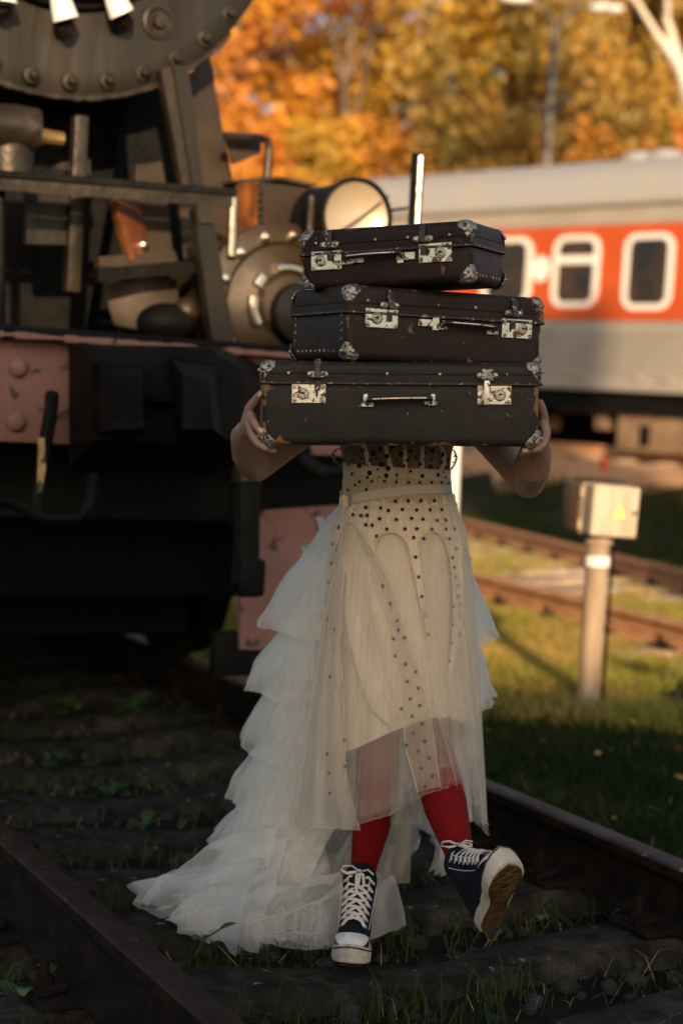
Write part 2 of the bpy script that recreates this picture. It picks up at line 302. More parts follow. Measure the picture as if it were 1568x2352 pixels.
    def grid(s, pts, nu, nv, closed=False):
        fs = []
        for i in range(nu - 1):
            for j in range(nv if closed else nv - 1):
                j2 = (j + 1) % nv; fs.append((i * nv + j, i * nv + j2, (i + 1) * nv + j2, (i + 1) * nv + j))
        s.add(pts, fs); return s
    def build(s, name, material, parent=None, origin=None, angle=35, remesh=None, smooth_iter=0, uv=None, flat=False, subsurf=0):
        me = bpy.data.meshes.new(name); vs = s.v
        if origin is not None: ox, oy, oz = origin; vs = [(a - ox, b - oy, c - oz) for a, b, c in vs]
        me.from_pydata(vs, [], s.f); me.update()
        o = bpy.data.objects.new(name, me); col.objects.link(o)
        if remesh:
            md = o.modifiers.new('r', 'REMESH'); md.mode = 'VOXEL'; md.voxel_size = remesh; md.use_smooth_shade = True
            if smooth_iter:
                m2 = o.modifiers.new('s', 'SMOOTH'); m2.factor = 0.5; m2.iterations = smooth_iter
            dg = bpy.context.evaluated_depsgraph_get(); ev = o.evaluated_get(dg)
            me2 = bpy.data.meshes.new_from_object(ev); o.modifiers.clear(); o.data = me2; me2.name = name; me = me2
            me.polygons.foreach_set('use_smooth', [True] * len(me.polygons))
        else:
            if not flat:
                me.polygons.foreach_set('use_smooth', [True] * len(me.polygons)); me.set_sharp_from_angle(angle=R(angle))
        if subsurf:
            q = o.modifiers.new('sub', 'SUBSURF'); q.levels = subsurf; q.render_levels = subsurf
        me.materials.clear(); 
        for mm in (material if isinstance(material, (list, tuple)) else [material]): me.materials.append(mm)
        if parent is not None: o.parent = parent
        return o
def tag(o, label=None, cat=None, group=None, kind=None):
    if label: o['label'] = label
    if cat: o['category'] = cat
    if group: o['group'] = group
    if kind: o['kind'] = kind
    return o
def empty(name, loc=(0, 0, 0), rot=(0, 0, 0), label=None, cat=None, group=None, kind=None):
    o = bpy.data.objects.new(name, None); o.empty_display_size = 0.2; o.location = loc; o.rotation_euler = rot; col.objects.link(o)
    return tag(o, label, cat, group, kind)
def copy_tree(o, parent=None):
    c = o.copy(); col.objects.link(c); c.parent = parent
    for ch in o.children: copy_tree(ch, c)
    return c
def link_copy(o, parent, loc, rot=None):
    c = o.copy(); col.objects.link(c); c.parent = parent; c.location = loc
    if rot is not None: c.rotation_euler = rot
    return c

# ================================================================== THE SETTING
RAIL_H = 0.165
M['rail_worn'] = mat('worn_railhead', (0.058, 0.050, 0.043), 0.6, 0.1, spec=.25, col2=(0.034, 0.027, 0.022), nscale=10, bump=0.2, bscale=80, wear=(0.35, 0.32, 0.28), wscale=24, wlo=0.68, whi=0.72)
# the track she walks on: from the photograph's two rails
tl = [gnd(*q, z=RAIL_H) for q in ((84, 1930), (309, 2141), (492, 2285))]
tr = [gnd(*q, z=RAIL_H) for q in ((1119, 1810), (1349, 1903), (1568, 1994))]
T = ((tl[0] - tl[2]).normalized() + (tr[0] - tr[2]).normalized()); T.z = 0; T.normalize()      # along the track, away
N = Vector((T.y, -T.x, 0))                                                                    # to the right of it
lat_l = sum(p.dot(N) for p in tl) / 3; lat_r = sum(p.dot(N) for p in tr) / 3
LAT_C = (lat_l + lat_r) / 2; HALF = (lat_r - lat_l) / 2
print('track dir', T[:], 'gauge', HALF * 2, 'lat', LAT_C)
def trk(s, l, z=0.0):            # s metres along from the point abeam of the camera, l metres right of the centre line
    return T * s + N * (LAT_C + l) + Vector((0, 0, z))
# carriage line: its lines meet far left of the picture
vpt = ray(-2800, 917 + math.tan(CAM_ROLL) * (-2800 - 784)); TD = Vector((vpt.x, vpt.y, 0)).normalized(); TN = Vector((TD.y, -TD.x, 0))
TP = at(1400, 900, 24.0); TP.z = 0                 # a point in the plane of the carriage side
TRAIN_Z = 0.70
def train_w(p): return (Vector((p[0], p[1], 0)) - TP).dot(TN)         # metres in front (+) of the carriage side
if train_w((0, 0, 0)) < 0: TN = -TN
def gz(x, y):
    wv = train_w((x, y, 0))
    z = -0.045 + 0.02 * mnoise.noise(Vector((x * 0.7, y * 0.7, 0.3))) + 0.012 * mnoise.noise(Vector((x * 2.3, y * 2.3, 1.7)))
    l_ = x * N.x + y * N.y - LAT_C
    if abs(l_) < 1.9: z -= .028 * min(1, (1.9 - abs(l_)) / .35)
    if wv < 4.2:
        k = min(1, max(0, (4.2 - wv) / 3.0)); k = k * k * (3 - 2 * k); z += (TRAIN_Z - 0.04 + 0.045) * k
    if wv < -9: z += min(6.0, (-9 - wv) * 0.12)
    return z
def build_ground():
    def axis(lo, hi, near, far):
        a = [0.0]; st = near
        while a[-1] < hi: st = min(far, st * 1.06); a.append(a[-1] + st)
        b = [0.0]; st = near
        while b[-1] > lo: st = min(far, st * 1.06); b.append(b[-1] - st)
        return np.array(sorted(b[1:] + a))
    xs = axis(-400, 400, 0.14, 20); ys = axis(-400, 900, 0.14, 20) + 5.0
    pts = [(x, y, gz(x, y)) for y in ys for x in xs]
    mb = MB().grid(pts, len(ys), len(xs))
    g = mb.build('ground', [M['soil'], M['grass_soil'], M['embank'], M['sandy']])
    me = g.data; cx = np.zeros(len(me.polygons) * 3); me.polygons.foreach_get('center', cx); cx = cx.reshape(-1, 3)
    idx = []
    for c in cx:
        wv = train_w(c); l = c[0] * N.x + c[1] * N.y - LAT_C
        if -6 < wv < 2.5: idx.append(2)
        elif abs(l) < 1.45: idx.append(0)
        elif wv < 6.4 and l > 6.0: idx.append(1)  # dark turf soil here stands in for the cast shadow band
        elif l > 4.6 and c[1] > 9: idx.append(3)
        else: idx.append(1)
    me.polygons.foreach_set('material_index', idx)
    tag(g, kind='structure')
    return g
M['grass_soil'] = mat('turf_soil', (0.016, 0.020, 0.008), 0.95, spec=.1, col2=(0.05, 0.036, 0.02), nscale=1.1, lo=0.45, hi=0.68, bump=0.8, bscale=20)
M['sandy'] = mat('sandy_ballast', (0.30, 0.17, 0.075), 0.95, col2=(0.48, 0.29, 0.14), nscale=2.2, bump=0.9, bscale=18)  # sandy tone warmed and paled to carry the low sun
build_ground()

def rail_mesh(mb, a, b, seg=1, zbase=0.0, h=RAIL_H):
    a = Vector(a); b = Vector(b); d = (b - a).normalized(); n = Vector((d.y, -d.x, 0)); up = Vector((0, 0, 1))
    prof = [(-0.066, 0), (0.066, 0), (0.066, 0.010), (0.012, 0.026), (0.009, h - 0.052), (0.030, h - 0.042), (0.036, h - 0.034), (0.036, h - 0.010), (0.031, h - 0.003), (0.018, h),
            (-0.018, h), (-0.031, h - 0.003), (-0.036, h - 0.010), (-0.036, h - 0.034), (-0.030, h - 0.042), (-0.009, h - 0.052), (-0.012, 0.026), (-0.066, 0.010)]
    k = len(prof); vs = []
    for i in range(seg + 1):
        c = a.lerp(b, i / seg)
        for x, z in prof: vs.append(c + n * x + up * (z + zbase))
    fs = [(i * k + j, i * k + (j + 1) % k, (i + 1) * k + (j + 1) % k, (i + 1) * k + j) for i in range(seg) for j in range(k)]
    fs += [tuple(range(k))[::-1], tuple(seg * k + j for j in range(k))]
    mb.add(vs, fs); return mb

# ---- the near track: rails, concrete sleepers dished in the middle, bolted clips
track = empty('railway_track', trk(4, 0), label='near railway track with rusty rails on concrete sleepers', kind='structure')
TRO = trk(4, 0)
for sgn in (-1, 1):
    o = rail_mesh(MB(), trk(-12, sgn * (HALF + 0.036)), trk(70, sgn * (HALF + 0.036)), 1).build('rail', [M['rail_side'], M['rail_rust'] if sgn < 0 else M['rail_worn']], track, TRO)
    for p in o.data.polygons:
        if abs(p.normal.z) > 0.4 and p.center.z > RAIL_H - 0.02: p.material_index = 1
def sleeper_mesh(seed):
    r = random.Random(seed); mb = MB(); nx = 25; half = 1.3; rows = []
    for i in range(nx):
        x = -half + 2 * half * i / (nx - 1)
        a = abs(x)
        top = 0.0 if a > 0.95 else -0.005 - 0.040 * (0.5 + 0.5 * math.cos(math.pi * min(1, a / 0.62)))
        if 0.60 < a < 0.95: top = -0.002
        if a > 0.95: top = -0.03 * (a - 0.95) / 0.35
        wt = 0.105 - 0.012 * (1 if a < 0.5 else 0) ; wb = 0.145
        j = lambda s: r.uniform(-s, s)
        rows.append([(x, -wb, -0.2), (x, -wt - 0.012 + j(.004), top - 0.022 + j(.005)), (x, -wt + 0.008 + j(.004), top - 0.002 + j(.004)), (x, j(.01), top + j(.003)), (x, wt - 0.008 + j(.004), top - 0.002 + j(.004)), (x, wt + 0.012 + j(.004), top - 0.022 + j(.005)), (x, wb, -0.2)])
    pts = [p for rw in rows for p in rw]; mb.grid(pts, nx, 7)
    mb.add([rows[0][k] for k in range(7)], [tuple(range(7))]); mb.add([rows[-1][k] for k in range(7)], [tuple(range(7))[::-1]])
    return mb
S0 = gnd(1000, 2190).dot(T)
ang = math.atan2(N.y, N.x)
protos = []
sl_pitch = 0.44
for k in range(-4, 40):
    s = S0 + k * sl_pitch + random.uniform(-.012, .012)
    loc = trk(s, random.uniform(-.03, .03), random.uniform(-.004, .003)) - TRO
    if len(protos) < 4:
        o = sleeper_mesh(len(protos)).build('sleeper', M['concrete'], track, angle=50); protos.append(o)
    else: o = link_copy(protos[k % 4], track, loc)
    o.location = loc; o.rotation_euler = (0, 0, ang + random.uniform(-.01, .01))
# clips: plate, spring clip and bolt with nut on both sides of each rail
def clip_mesh():
    mb = MB(); mb.box((0, 0, 0.008), (0.10, 0.16, 0.016), bev=0.003, seg=1); mb.box((0.01, 0, 0.026), (0.075, 0.06, 0.020), Matrix.Rotation(0.15, 3, 'Y'), bev=0.005, seg=1)
    mb.cyl((0.02, 0, 0.03), (0.02, 0, 0.052), 0.021, n=6); mb.cyl((0.02, 0, 0.05), (0.02, 0, 0.085), 0.011, n=8); return mb
cp = None
for k in range(-3, 16):
    s = S0 + k * sl_pitch
    for sgn in (-1, 1):
        for sd in (-1, 1):
            loc = trk(s, sgn * (HALF + 0.036) + sd * 0.112, 0.0) - TRO
            if cp is None: cp = clip_mesh().build('rail_clip', M['rail_side'], track); o = cp
            else: o = link_copy(cp, track, loc)
            o.location = loc; o.rotation_euler = (0, 0, ang + (0 if sd > 0 else math.pi))

# ---- the second track, beyond: two rails that draw together, in low sun
def far_rail(p, q, z): return gnd(*p, z=z), gnd(*q, z=z)
t2 = empty('railway_track', (4, 14, 0), label='brown-railed track in the sun behind the signal box', kind='structure')
rails2 = []
for (p, q) in (((1126, 1324), (1568, 1429)), ((1153, 1212), (1540, 1303))):
    a, b = far_rail(p, q, RAIL_H); d = (b - a); a2 = a - d * 4; b2 = b + d * 1.5; a2.z = b2.z = 0; rails2.append((a2, b2))
    o = rail_mesh(MB(), a2, b2).build('rail', [M['rail_far'], M['rail_far']], t2, (4, 14, 0))
pr = None
(a1, b1), (a2_, b2_) = rails2
d1 = (b1 - a1).normalized(); Ls = (b1 - a1).length; k = 0; s = 0.0
while s < Ls:
    p = a1 + d1 * s; s += 0.6
    n1 = Vector((d1.y, -d1.x, 0)); 
    if (a2_ - a1).dot(n1) < 0: n1 = -n1
    # where the crosswise line meets the other rail
    e = (b2_ - a2_).normalized(); en = Vector((e.y, -e.x, 0)); tt = (a2_ - p).dot(en) / n1.dot(en) if abs(n1.dot(en)) > 1e-3 else 2
    if not (1.0 < tt < 4.0): continue
    c = p + n1 * (tt / 2)
    if c.y > 60 or c.y < 4: continue
    if pr is None: pr = sleeper_mesh(11).build('sleeper', M['concrete_far'], t2, angle=50); o = pr
    else: o = link_copy(pr, t2, (0, 0, 0))
    o.location = c - Vector((4, 14, 0)) + Vector((0, 0, 0.012)); o.rotation_euler = (0, 0, math.atan2(n1.y, n1.x)); o.scale = (max(1, (tt + 0.9) / 2.6), 1, 1)
    for sgn in (-1, 1):
        for sd in (-1, 1):
            if c.y > 22: continue
            l = link_copy(cp, t2, c + n1 * (sgn * tt / 2) + n1 * (sd * .11) - Vector((4, 14, 0)) + Vector((0, 0, 0.012)), (0, 0, math.atan2(n1.y, n1.x) + (0 if sd > 0 else math.pi)))
# ---- the carriage's own track on its ballast bank
t3 = empty('railway_track', TP, label='raised track on rusty ballast under the orange carriage', kind='structure')
TC = TP - TN * 1.45         # centre line of that track
for sgn in (-1, 1):
    a = TC + TN * (sgn * 0.796) - TD * 40 + Vector((0, 0, TRAIN_Z)); b = TC + TN * (sgn * 0.796) + TD * 60 + Vector((0, 0, TRAIN_Z))
    rail_mesh(MB(), a, b).build('rail', M['rail_far'], t3, TP)
for k in range(-18, 40):
    c = TC + TD * (k * 0.7) + Vector((0, 0, TRAIN_Z + 0.01)) - TP
    o = link_copy(pr, t3, c, (0, 0, math.atan2(TN.y, TN.x))); o.scale = (1, 1, 1)

# ---- added unseen blocks behind the camera, sized to cast the foreground shade
SH = Vector((-math.sin(SHADOW_AZ), math.cos(SHADOW_AZ), 0)); SU = Vector((math.cos(SHADOW_AZ), math.sin(SHADOW_AZ), 0))
TANE = math.tan(SUN_EL)
def shp(u, d, z): return SU * u + SH * d + Vector((0, 0, z))
rotz_sh = math.atan2(SU.y, SU.x)
DCAST = -16.0
def shade_block(name, u0, u1, d0, d1, h, label, cat):
    o = empty(name, shp((u0 + u1) / 2, (d0 + d1) / 2, -.1), (0, 0, rotz_sh), label, cat)
    W, D = u1 - u0, d1 - d0
    MB().box((0, 0, (h - 0.25) / 2), (W - 0.004, D, h - 0.25)).build('wall', M['brick'], o)
    MB().box((0, 0, h - 0.125), (W, D + 0.5, 0.25)).build('roof', M['roof'], o)
    n = max(1, int(W / 2.6))
    for i in range(n):
        x = -W / 2 + W * (i + .5) / n
        f = MB().box((x, D / 2 + 0.03, min(h - 1.6, 2.2)), (1.2, 0.08, 1.7)).build('window', M['whiteframe'], o)
        MB().box((x, D / 2 + 0.075, min(h - 1.6, 2.2)), (1.0, 0.03, 1.5)).build('pane', M['glass'], f)
    return o
def caster_h(reach): return (reach - DCAST) * TANE + 0.1
shade_block('shade_block_main', -4.2, 1.05, DCAST - 7, DCAST, caster_h(11.1), 'added unseen brick block with flat tin roof that shades the foreground', 'shade block')
shade_block('shade_block_low', 1.06, 3.8, DCAST - 6, DCAST, caster_h(7.7), 'added unseen low brick block that shades the verge', 'shade_block_low')
wt = empty('shade_block_tall', shp(5.05, DCAST - 1.5, -.1), (0, 0, rotz_sh), 'added unseen tall square block that casts the far shadow band', 'chimney')  # added caster for the far shadow band
hh = caster_h(34.0)
MB().box((0, 0, hh * .48), (2.36, 2.36, hh * .96), bev=.02).build('shaft', M['brick'], wt); MB().box((0, 0, hh * .97), (2.46, 2.46, hh * .06), bev=.02).build('crown', M['brick'], wt)


# ================================================================== THE LOCOMOTIVE (front end, seen a little from its left)
cam_inv = cam.matrix_world.inverted()
def proj(p):
    q = cam_inv @ Vector(p); return 784 + CAM_F * q.x / -q.z, 1176 - CAM_F * q.y / -q.z
lo_, hi_ = 3.0, 14.0
for _ in range(40):
    mid = (lo_ + hi_) / 2
    if proj(trk(mid, 0))[0] > 290: lo_ = mid
    else: hi_ = mid
LS = lo_; LO = trk(LS, 0); LO.z = 0
print('loco beam centre', LO[:])
loco = empty('steam_locomotive', LO, (0, 0, math.atan2(N.y, N.x)), 'black steam locomotive front with faded red buffer beam at left', 'locomotive')
def lp(px, py, b):
    q = onplane(px, py, LO + T * b, T); r = q - LO; return Vector((r.dot(N), b, q.z))
def lpart(mb, name, m, parent=loco, **k): return mb.build(name, M[m], parent, **k)
def plate_px(pts, b, th=0.02):
    return MB().slab([lp(x, y, b) for x, y in pts], (0, th, 0))

# buffer beam, black deck edge on top of it
z_top = lp(80, 780, 0).z; z_bot = lp(80, 1020, 0).z
print('beam z', z_bot, z_top)
bx0, bx1 = -1.38, 1.08
beam = lpart(MB().box(((bx0 + bx1) / 2, 0.03, (z_top + z_bot) / 2), (bx1 - bx0, 0.06, z_top - z_bot), bev=0.02), 'buffer_beam', 'pink')
for px, py in ((42, 843), (37, 968)):
    p = lp(px, py, 0)
    lpart(MB().ball((p.x, -0.004, p.z), 0.034, (1, .75, 1)), 'rivet', 'pink', beam)
    for q in (-0.28, -0.56): lpart(MB().ball((p.x + q, -0.004, p.z), 0.034, (1, .75, 1)), 'rivet', 'pink', beam)
for q in (0.75, 1.0):
    for zz in (.1, .3): lpart(MB().ball((q, -0.004, z_bot + zz), 0.034, (1, .75, 1)), 'rivet', 'pink', beam)
deck = lpart(MB().box((-.15, 0.75, z_top + 0.022), (2.56, 1.62, 0.036), bev=0.004), 'deck_plate', 'black')
edge = MB(); random.seed(3)
for i in range(60):
    x = bx0 + (bx1 - bx0) * (i + .5) / 60; h = 0.012 + 0.014 * random.random()
    edge.box((x, -0.068, z_top + 0.008), (0.048, 0.01, h), bev=0.003, seg=1)
lpart(edge, 'deck_edge_flakes', 'pink', deck)
# central automatic coupler: a bulky black casting
cpl = MB()
c0 = lp(160, 800, -0.06); c1 = lp(590, 1090, -0.06)
cx = (c0.x + c1.x) / 2
A = lambda px, py, b: lp(px, py, b)
cpl.hull([A(158, 790, -.03), A(505, 795, -.03), A(600, 840, -.03), A(600, 1060, -.03), A(470, 1090, -.03), A(160, 1070, -.03),
          A(200, 800, -.30), A(480, 800, -.30), A(560, 850, -.30), A(555, 1010, -.30), A(215, 1010, -.30)])
coupler = lpart(cpl, 'coupler', 'black')
lpart(MB().hull([A(215, 830, -.28), A(330, 835, -.28), A(335, 1000, -.28), A(215, 1000, -.28), A(250, 860, -.46), A(330, 860, -.46), A(330, 985, -.46), A(262, 985, -.46)]), 'jaw', 'black', coupler)
lpart(MB().hull([A(390, 820, -.28), A(500, 835, -.28), A(520, 1010, -.28), A(400, 1020, -.28), A(420, 860, -.58), A(480, 870, -.58), A(490, 985, -.58), A(420, 985, -.58)]), 'jaw', 'black', coupler)
lpart(MB().box(A(355, 905, -.33), (0.12, 0.06, 0.05), bev=.01), 'lock', 'black', coupler)
lpart(MB().box(A(360, 990, -.33), (0.16, 0.06, 0.07), bev=.01), 'lock', 'black', coupler)
# uncoupling lever with chipped paint
lv = MB().tube([A(120, 905, -.10), A(118, 940, -.13), A(95, 1080, -.14), A(85, 1150, -.14), A(86, 1180, -.14), A(110, 1190, -.14), A(180, 1188, -.14), A(205, 1160, -.14), A(215, 1090, -.12)], 0.022, 8)
lever = lpart(lv, 'uncoupling_lever', 'black')
lpart(MB().tube([A(-120, 1130, -.14), A(0, 1148, -.14), A(60, 1165, -.14), A(90, 1186, -.14)], 0.02, 8), 'lever_rod', 'black', lever)
lpart(MB().hull([A(88, 1005, -.17), A(103, 1005, -.17), A(106, 1075, -.17), A(97, 1130, -.17), A(86, 1135, -.17), A(88, 1005, -.16), A(103, 1005, -.16), A(86, 1135, -.16)]), 'chipped_paint', 'yellowed', lever)
# brake hoses
def hose(pts, r, name='brake_hose'):
    P = [A(*p) for p in pts]; return lpart(MB().tube(P, r, 10), name, 'black')
h1 = hose([(545, 1000, -.06), (556, 1040, -.14), (562, 1100, -.18), (564, 1200, -.19), (562, 1300, -.19), (556, 1340, -.19)], 0.048)
lpart(MB().box(A(567, 1325, -.19), (0.10, 0.10, 0.13), bev=.02), 'hose_coupling', 'black', h1)
lpart(MB().cyl(A(560, 1075, -.16), A(563, 1115, -.18), 0.056), 'hose_clamp', 'steel', h1)
lpart(MB().cyl(A(570, 1322, -.19), A(597, 1318, -.19), 0.02), 'cock_handle', 'black', h1)
h2 = hose([(690, 1010, -.02), (700, 1060, -.10), (735, 1085, -.14), (790, 1090, -.10), (840, 1060, -.04)], 0.03)
# guard plate in front of the right-hand wheel, worn pink, with its cut corner
gp = plate_px([(590, 1200), (610, 1172), (960, 1150), (960, 1500), (553, 1492), (552, 1365), (590, 1330)], 0.10, 0.025)
guard = lpart(gp, 'rail_guard', 'pink')
lpart(MB().box(A(545, 1500, .16), (0.20, 0.05, 0.16), bev=.01), 'step_plate', 'black', guard)
lpart(plate_px([(-700, 1175), (-330, 1180), (-330, 1480), (-700, 1470)], 0.10, 0.025), 'rail_guard', 'pink')
for px, py in ((700, 1400), (800, 1400), (640, 1230)): lpart(MB().ball(A(px, py, .1), 0.02, (1, .6, 1)), 'rivet', 'pink', guard)
# frame below the deck, wheels
for sx in (-0.55, 0.55): lpart(MB().box((sx, 4.9, 1.1), (0.04, 7.4, 0.8)), 'frame_plate', 'black')
for sx in (-0.795, 0.795):
    for yy, rr in ((1.5, .42), (3.2, .66), (4.8, .66), (6.4, .66)):
        wh = lpart(MB().lathe([(rr - .08, -0.06), (rr + .03, -0.06), (rr + .03, -.03), (rr, -.02), (rr - .005, 0.07), (rr - .07, 0.07), (rr - .08, -0.06)], (sx, yy, RAIL_H + rr), (1 if sx > 0 else -1, 0, 0)), 'wheel', 'black')
        sp = MB(); sp.lathe([(0.0, -.05), (.13, -.05), (.13, .09), (0, .09)], (sx, yy, RAIL_H + rr), (1 if sx > 0 else -1, 0, 0))
        for q in range(11):
            an = 2 * math.pi * q / 11; sp.cyl((sx, yy + .1 * math.cos(an), RAIL_H + rr + .1 * math.sin(an)), (sx, yy + (rr - .06) * math.cos(an), RAIL_H + rr + (rr - .06) * math.sin(an)), .03, n=6)
        lpart(sp, 'spokes', 'black', wh)
lpart(MB().box((0, 0.9, z_bot - .12), (2.0, 1.0, 0.3)), 'stretcher', 'black')
# brass-coloured pieces standing in for sunlit spots beyond the footplate
lpart(MB().hull([A(712, 1170, 1.4), A(725, 1128, 1.4), A(760, 1136, 1.4), A(830, 1150, 1.4), A(830, 1180, 1.4), A(712, 1172, 1.6), A(830, 1180, 1.6), A(725, 1130, 1.6), A(830, 1150, 1.6)]), 'sunlit_spot', 'brassy')
lpart(MB().cyl(A(695, 1062, 1.2), A(800, 1068, 1.2), .02), 'sunlit_strip', 'brassy')

# smokebox with its front ring, door, clamps and rivets
SB = 0.5
ctr = lp(152, -352, SB); RAD = ctr.z - lp(152, 219, SB).z
print('smokebox', ctr[:], RAD)
C = Vector((ctr.x, SB, ctr.z))
smk = lpart(MB().lathe([(RAD * .97, 0.02), (RAD, 0.05), (RAD, 2.2), (RAD * .96, 2.2), (RAD * .96, 9.5), (0, 9.5)], C, (0, 1, 0), 72), 'smokebox', 'black', angle=25)
# slightly dented front plate
fp = MB(); pts = []; nr, na = 14, 96
for i in range(nr + 1):
    r_ = RAD * (0.30 + 0.70 * i / nr)
    for j in range(na):
        q = 2 * math.pi * j / na; x = r_ * math.cos(q); z = r_ * math.sin(q)
        dent = 0.016 * mnoise.noise(Vector((x * 3.4, z * .3, 2.0))) + 0.007 * mnoise.noise(Vector((x * 9.0, z * .35, 5.0)))
        pts.append((C.x + x, SB + 0.0 + dent + (0.012 if i == nr else 0), C.z + z))
fp.grid(pts, nr + 1, na, True)
front = lpart(fp, 'front_plate', 'sooty', smk, angle=80)
# door inside the front plate
RD = ctr.z - lp(152, 24, SB).z - .02
dr = []
for k in range(9): a_ = math.pi / 2 * k / 8; dr.append((RD * math.sin(a_), 0.20 * math.cos(a_) ** 1.0 + 0.02))
door = lpart(MB().lathe(dr[::-1] if False else [(RD, 0.0)] + dr[::-1], C + Vector((0, -.012, 0)), (0, -1, 0), 64), 'smokebox_door', 'sooty', smk)
lpart(MB().tube([C + Vector((RD * 1.01 * math.cos(q), -.02, RD * 1.01 * math.sin(q))) for q in np.linspace(0, 2 * math.pi, 65)[:-1]], 0.016, 8, True), 'door_rim', 'black', door)
# clamps: white dogs with a nut below; three show at the foot of the door
cl_px = [((12, -25), (10, 8), (10, 33)), ((134, -20), (152, 46), (158, 76)), ((256, -20), (280, 33), (292, 60))]
for a_, b_, c_ in cl_px:
    pa, pb, pc = lp(*a_, SB - .10), lp(*b_, SB - .10), lp(*c_, SB - .04)
    rr = (pa - C); 
    k_ = lpart(MB().tube([pa, pa.lerp(pb, .5), pb], [.030, .040, .046], 12), 'door_clamp', 'white', smk)
    lpart(MB().tube([pb + Vector((0, .03, 0)), pc], [.036, .030], 8), 'clamp_lug', 'steel', k_)
for q in (20, 60, 100, 140, 180, 215, 325):
    d_ = Vector((math.cos(R(q)), 0, math.sin(R(q)))); pa = C + d_ * (RD - .06) + Vector((0, -.10, 0)); pb = C + d_ * (RD + .06) + Vector((0, -.10, 0))
    k_ = lpart(MB().tube([pa, pa.lerp(pb, .5), pb], [.030, .040, .046], 12), 'door_clamp', 'white', smk)
    lpart(MB().tube([pb + Vector((0, .03, 0)), pb + d_ * .07 + Vector((0, .06, 0))], [.036, .030], 8), 'clamp_lug', 'steel', k_)
# rim rivets, the big washout plug
for px, py in ((18, 167), (136, 187), (246, 181), (355, 158), (448, 108), (535, 40)):
    p = lp(px, py, SB); d_ = (p - C).length
for q in range(36):
    an = R(q * 10 + 4); p = C + Vector((math.cos(an), 0, math.sin(an))) * (RAD * .945)
    lpart(MB().lathe([(.034, 0), (.030, .012), (.017, .014), (.016, .034), (.010, .04), (0, .041)], p, (0, -1, 0), 10), 'rivet', 'steel', smk)
p = lp(362, 52, SB); pl = lpart(MB().lathe([(.062, 0), (.060, .016), (.050, .018), (.042, .010), (.026, .010), (.022, .034), (0, .036)], p, (0, -1, 0), 24), 'washout_plug', 'steel', smk)
# ragged lip under the rim
lip = MB()
for q in range(0, 60):
    an = R(-140 + q * 1.7); p = C + Vector((math.cos(an), 0, math.sin(an))) * (RAD + .006)
    lip.box(p + Vector((0, .03, 0)), (0.03, 0.05, 0.012 + 0.012 * random.random()), Matrix.Rotation(-an - math.pi / 2, 3, 'Y'), bev=.002, seg=1)
lpart(lip, 'rim_lip', 'steel', smk)
lpart(MB().lathe([(.28, 0), (.24, .1), (.23, .7), (.28, .76), (.26, .82), (.0, .82)], (C.x, SB + 1.0, C.z + RAD - .05), (0, 0, 1)), 'chimney', 'black')

# saddle and the slanted stays between smokebox and deck
lpart(MB().hull([(C.x - .55, SB + .55, z_top + .05), (C.x + .35, SB + .55, z_top + .05), (C.x - .7, SB + .55, C.z - RAD * .6), (C.x + .5, SB + .55, C.z - RAD * .6),
                 (C.x - .55, SB + 1.8, z_top + .05), (C.x + .35, SB + 1.8, z_top + .05), (C.x - .7, SB + 1.8, C.z - RAD * .6), (C.x + .5, SB + 1.8, C.z - RAD * .6)]), 'saddle', 'black')
lpart(plate_px([(470, 140), (482, 128), (512, 300), (538, 430), (548, 600), (430, 600), (405, 200)], .72, .03), 'side_sheet', 'brownsteel')
lpart(plate_px([(312, 380), (372, 370), (384, 450), (398, 596), (342, 602), (308, 445)], .50, .02), 'stay_plate', 'brownsteel')
lpart(plate_px([(398, 330), (425, 330), (452, 590), (424, 596)], .60, .02), 'stay_plate', 'brownsteel')
cop = MB(); cop.hull([lp(x, y, b) for x, y, b in ((238, 425, .40), (312, 430, .46), (348, 592, .46), (287, 600, .40), (238, 425, .47), (312, 430, .49), (348, 592, .49), (287, 600, .47), (255, 430, .36), (300, 598, .36))])
lpart(cop, 'stay_bracket', 'rust')
lpart(MB().ball(lp(328, 563, .43), .022), 'bolt', 'bright')
lpart(plate_px([(370, 160), (398, 150), (446, 425), (420, 430)], .42, .05), 'stay', 'steel')
lpart(plate_px([(398, 150), (432, 150), (468, 425), (444, 425)], .40, .03), 'stay', 'sooty')
lpart(plate_px([(446, 480), (486, 480), (540, 785), (488, 785)], .24, .05), 'stay', 'sooty')
lpart(plate_px([(450, 478), (487, 478), (492, 512), (455, 512)], .225, .012), 'stay_cap', 'steel')
lpart(plate_px([(340, 100), (400, 160), (430, 425), (300, 425), (285, 260)], .80, .02), 'saddle_flange', 'black')
lpart(plate_px([(225, 612), (300, 612), (455, 598), (462, 625), (300, 640), (228, 648)], .36, .05), 'cross_bracket', 'black')
lpart(plate_px([(228, 590), (400, 575), (410, 600), (228, 616)], .38, .05), 'cross_shelf', 'brownsteel')
lpart(plate_px([(-500, 60), (330, 100), (470, 200), (500, 778), (-500, 760)], 1.55, .04), 'dark_backing', 'black')  # added black sheet behind the gaps, standing in for deep shade
lpart(MB().box((0, 5.4, .78), (1.35, 8.6, .95), bev=.03), 'dark_underfill', 'under')  # added black box that keeps the space under the boiler dark
lpart(MB().box((0, 1.0, z_bot - .35), (1.5, .5, .5), bev=.03), 'pony_frame', 'under')
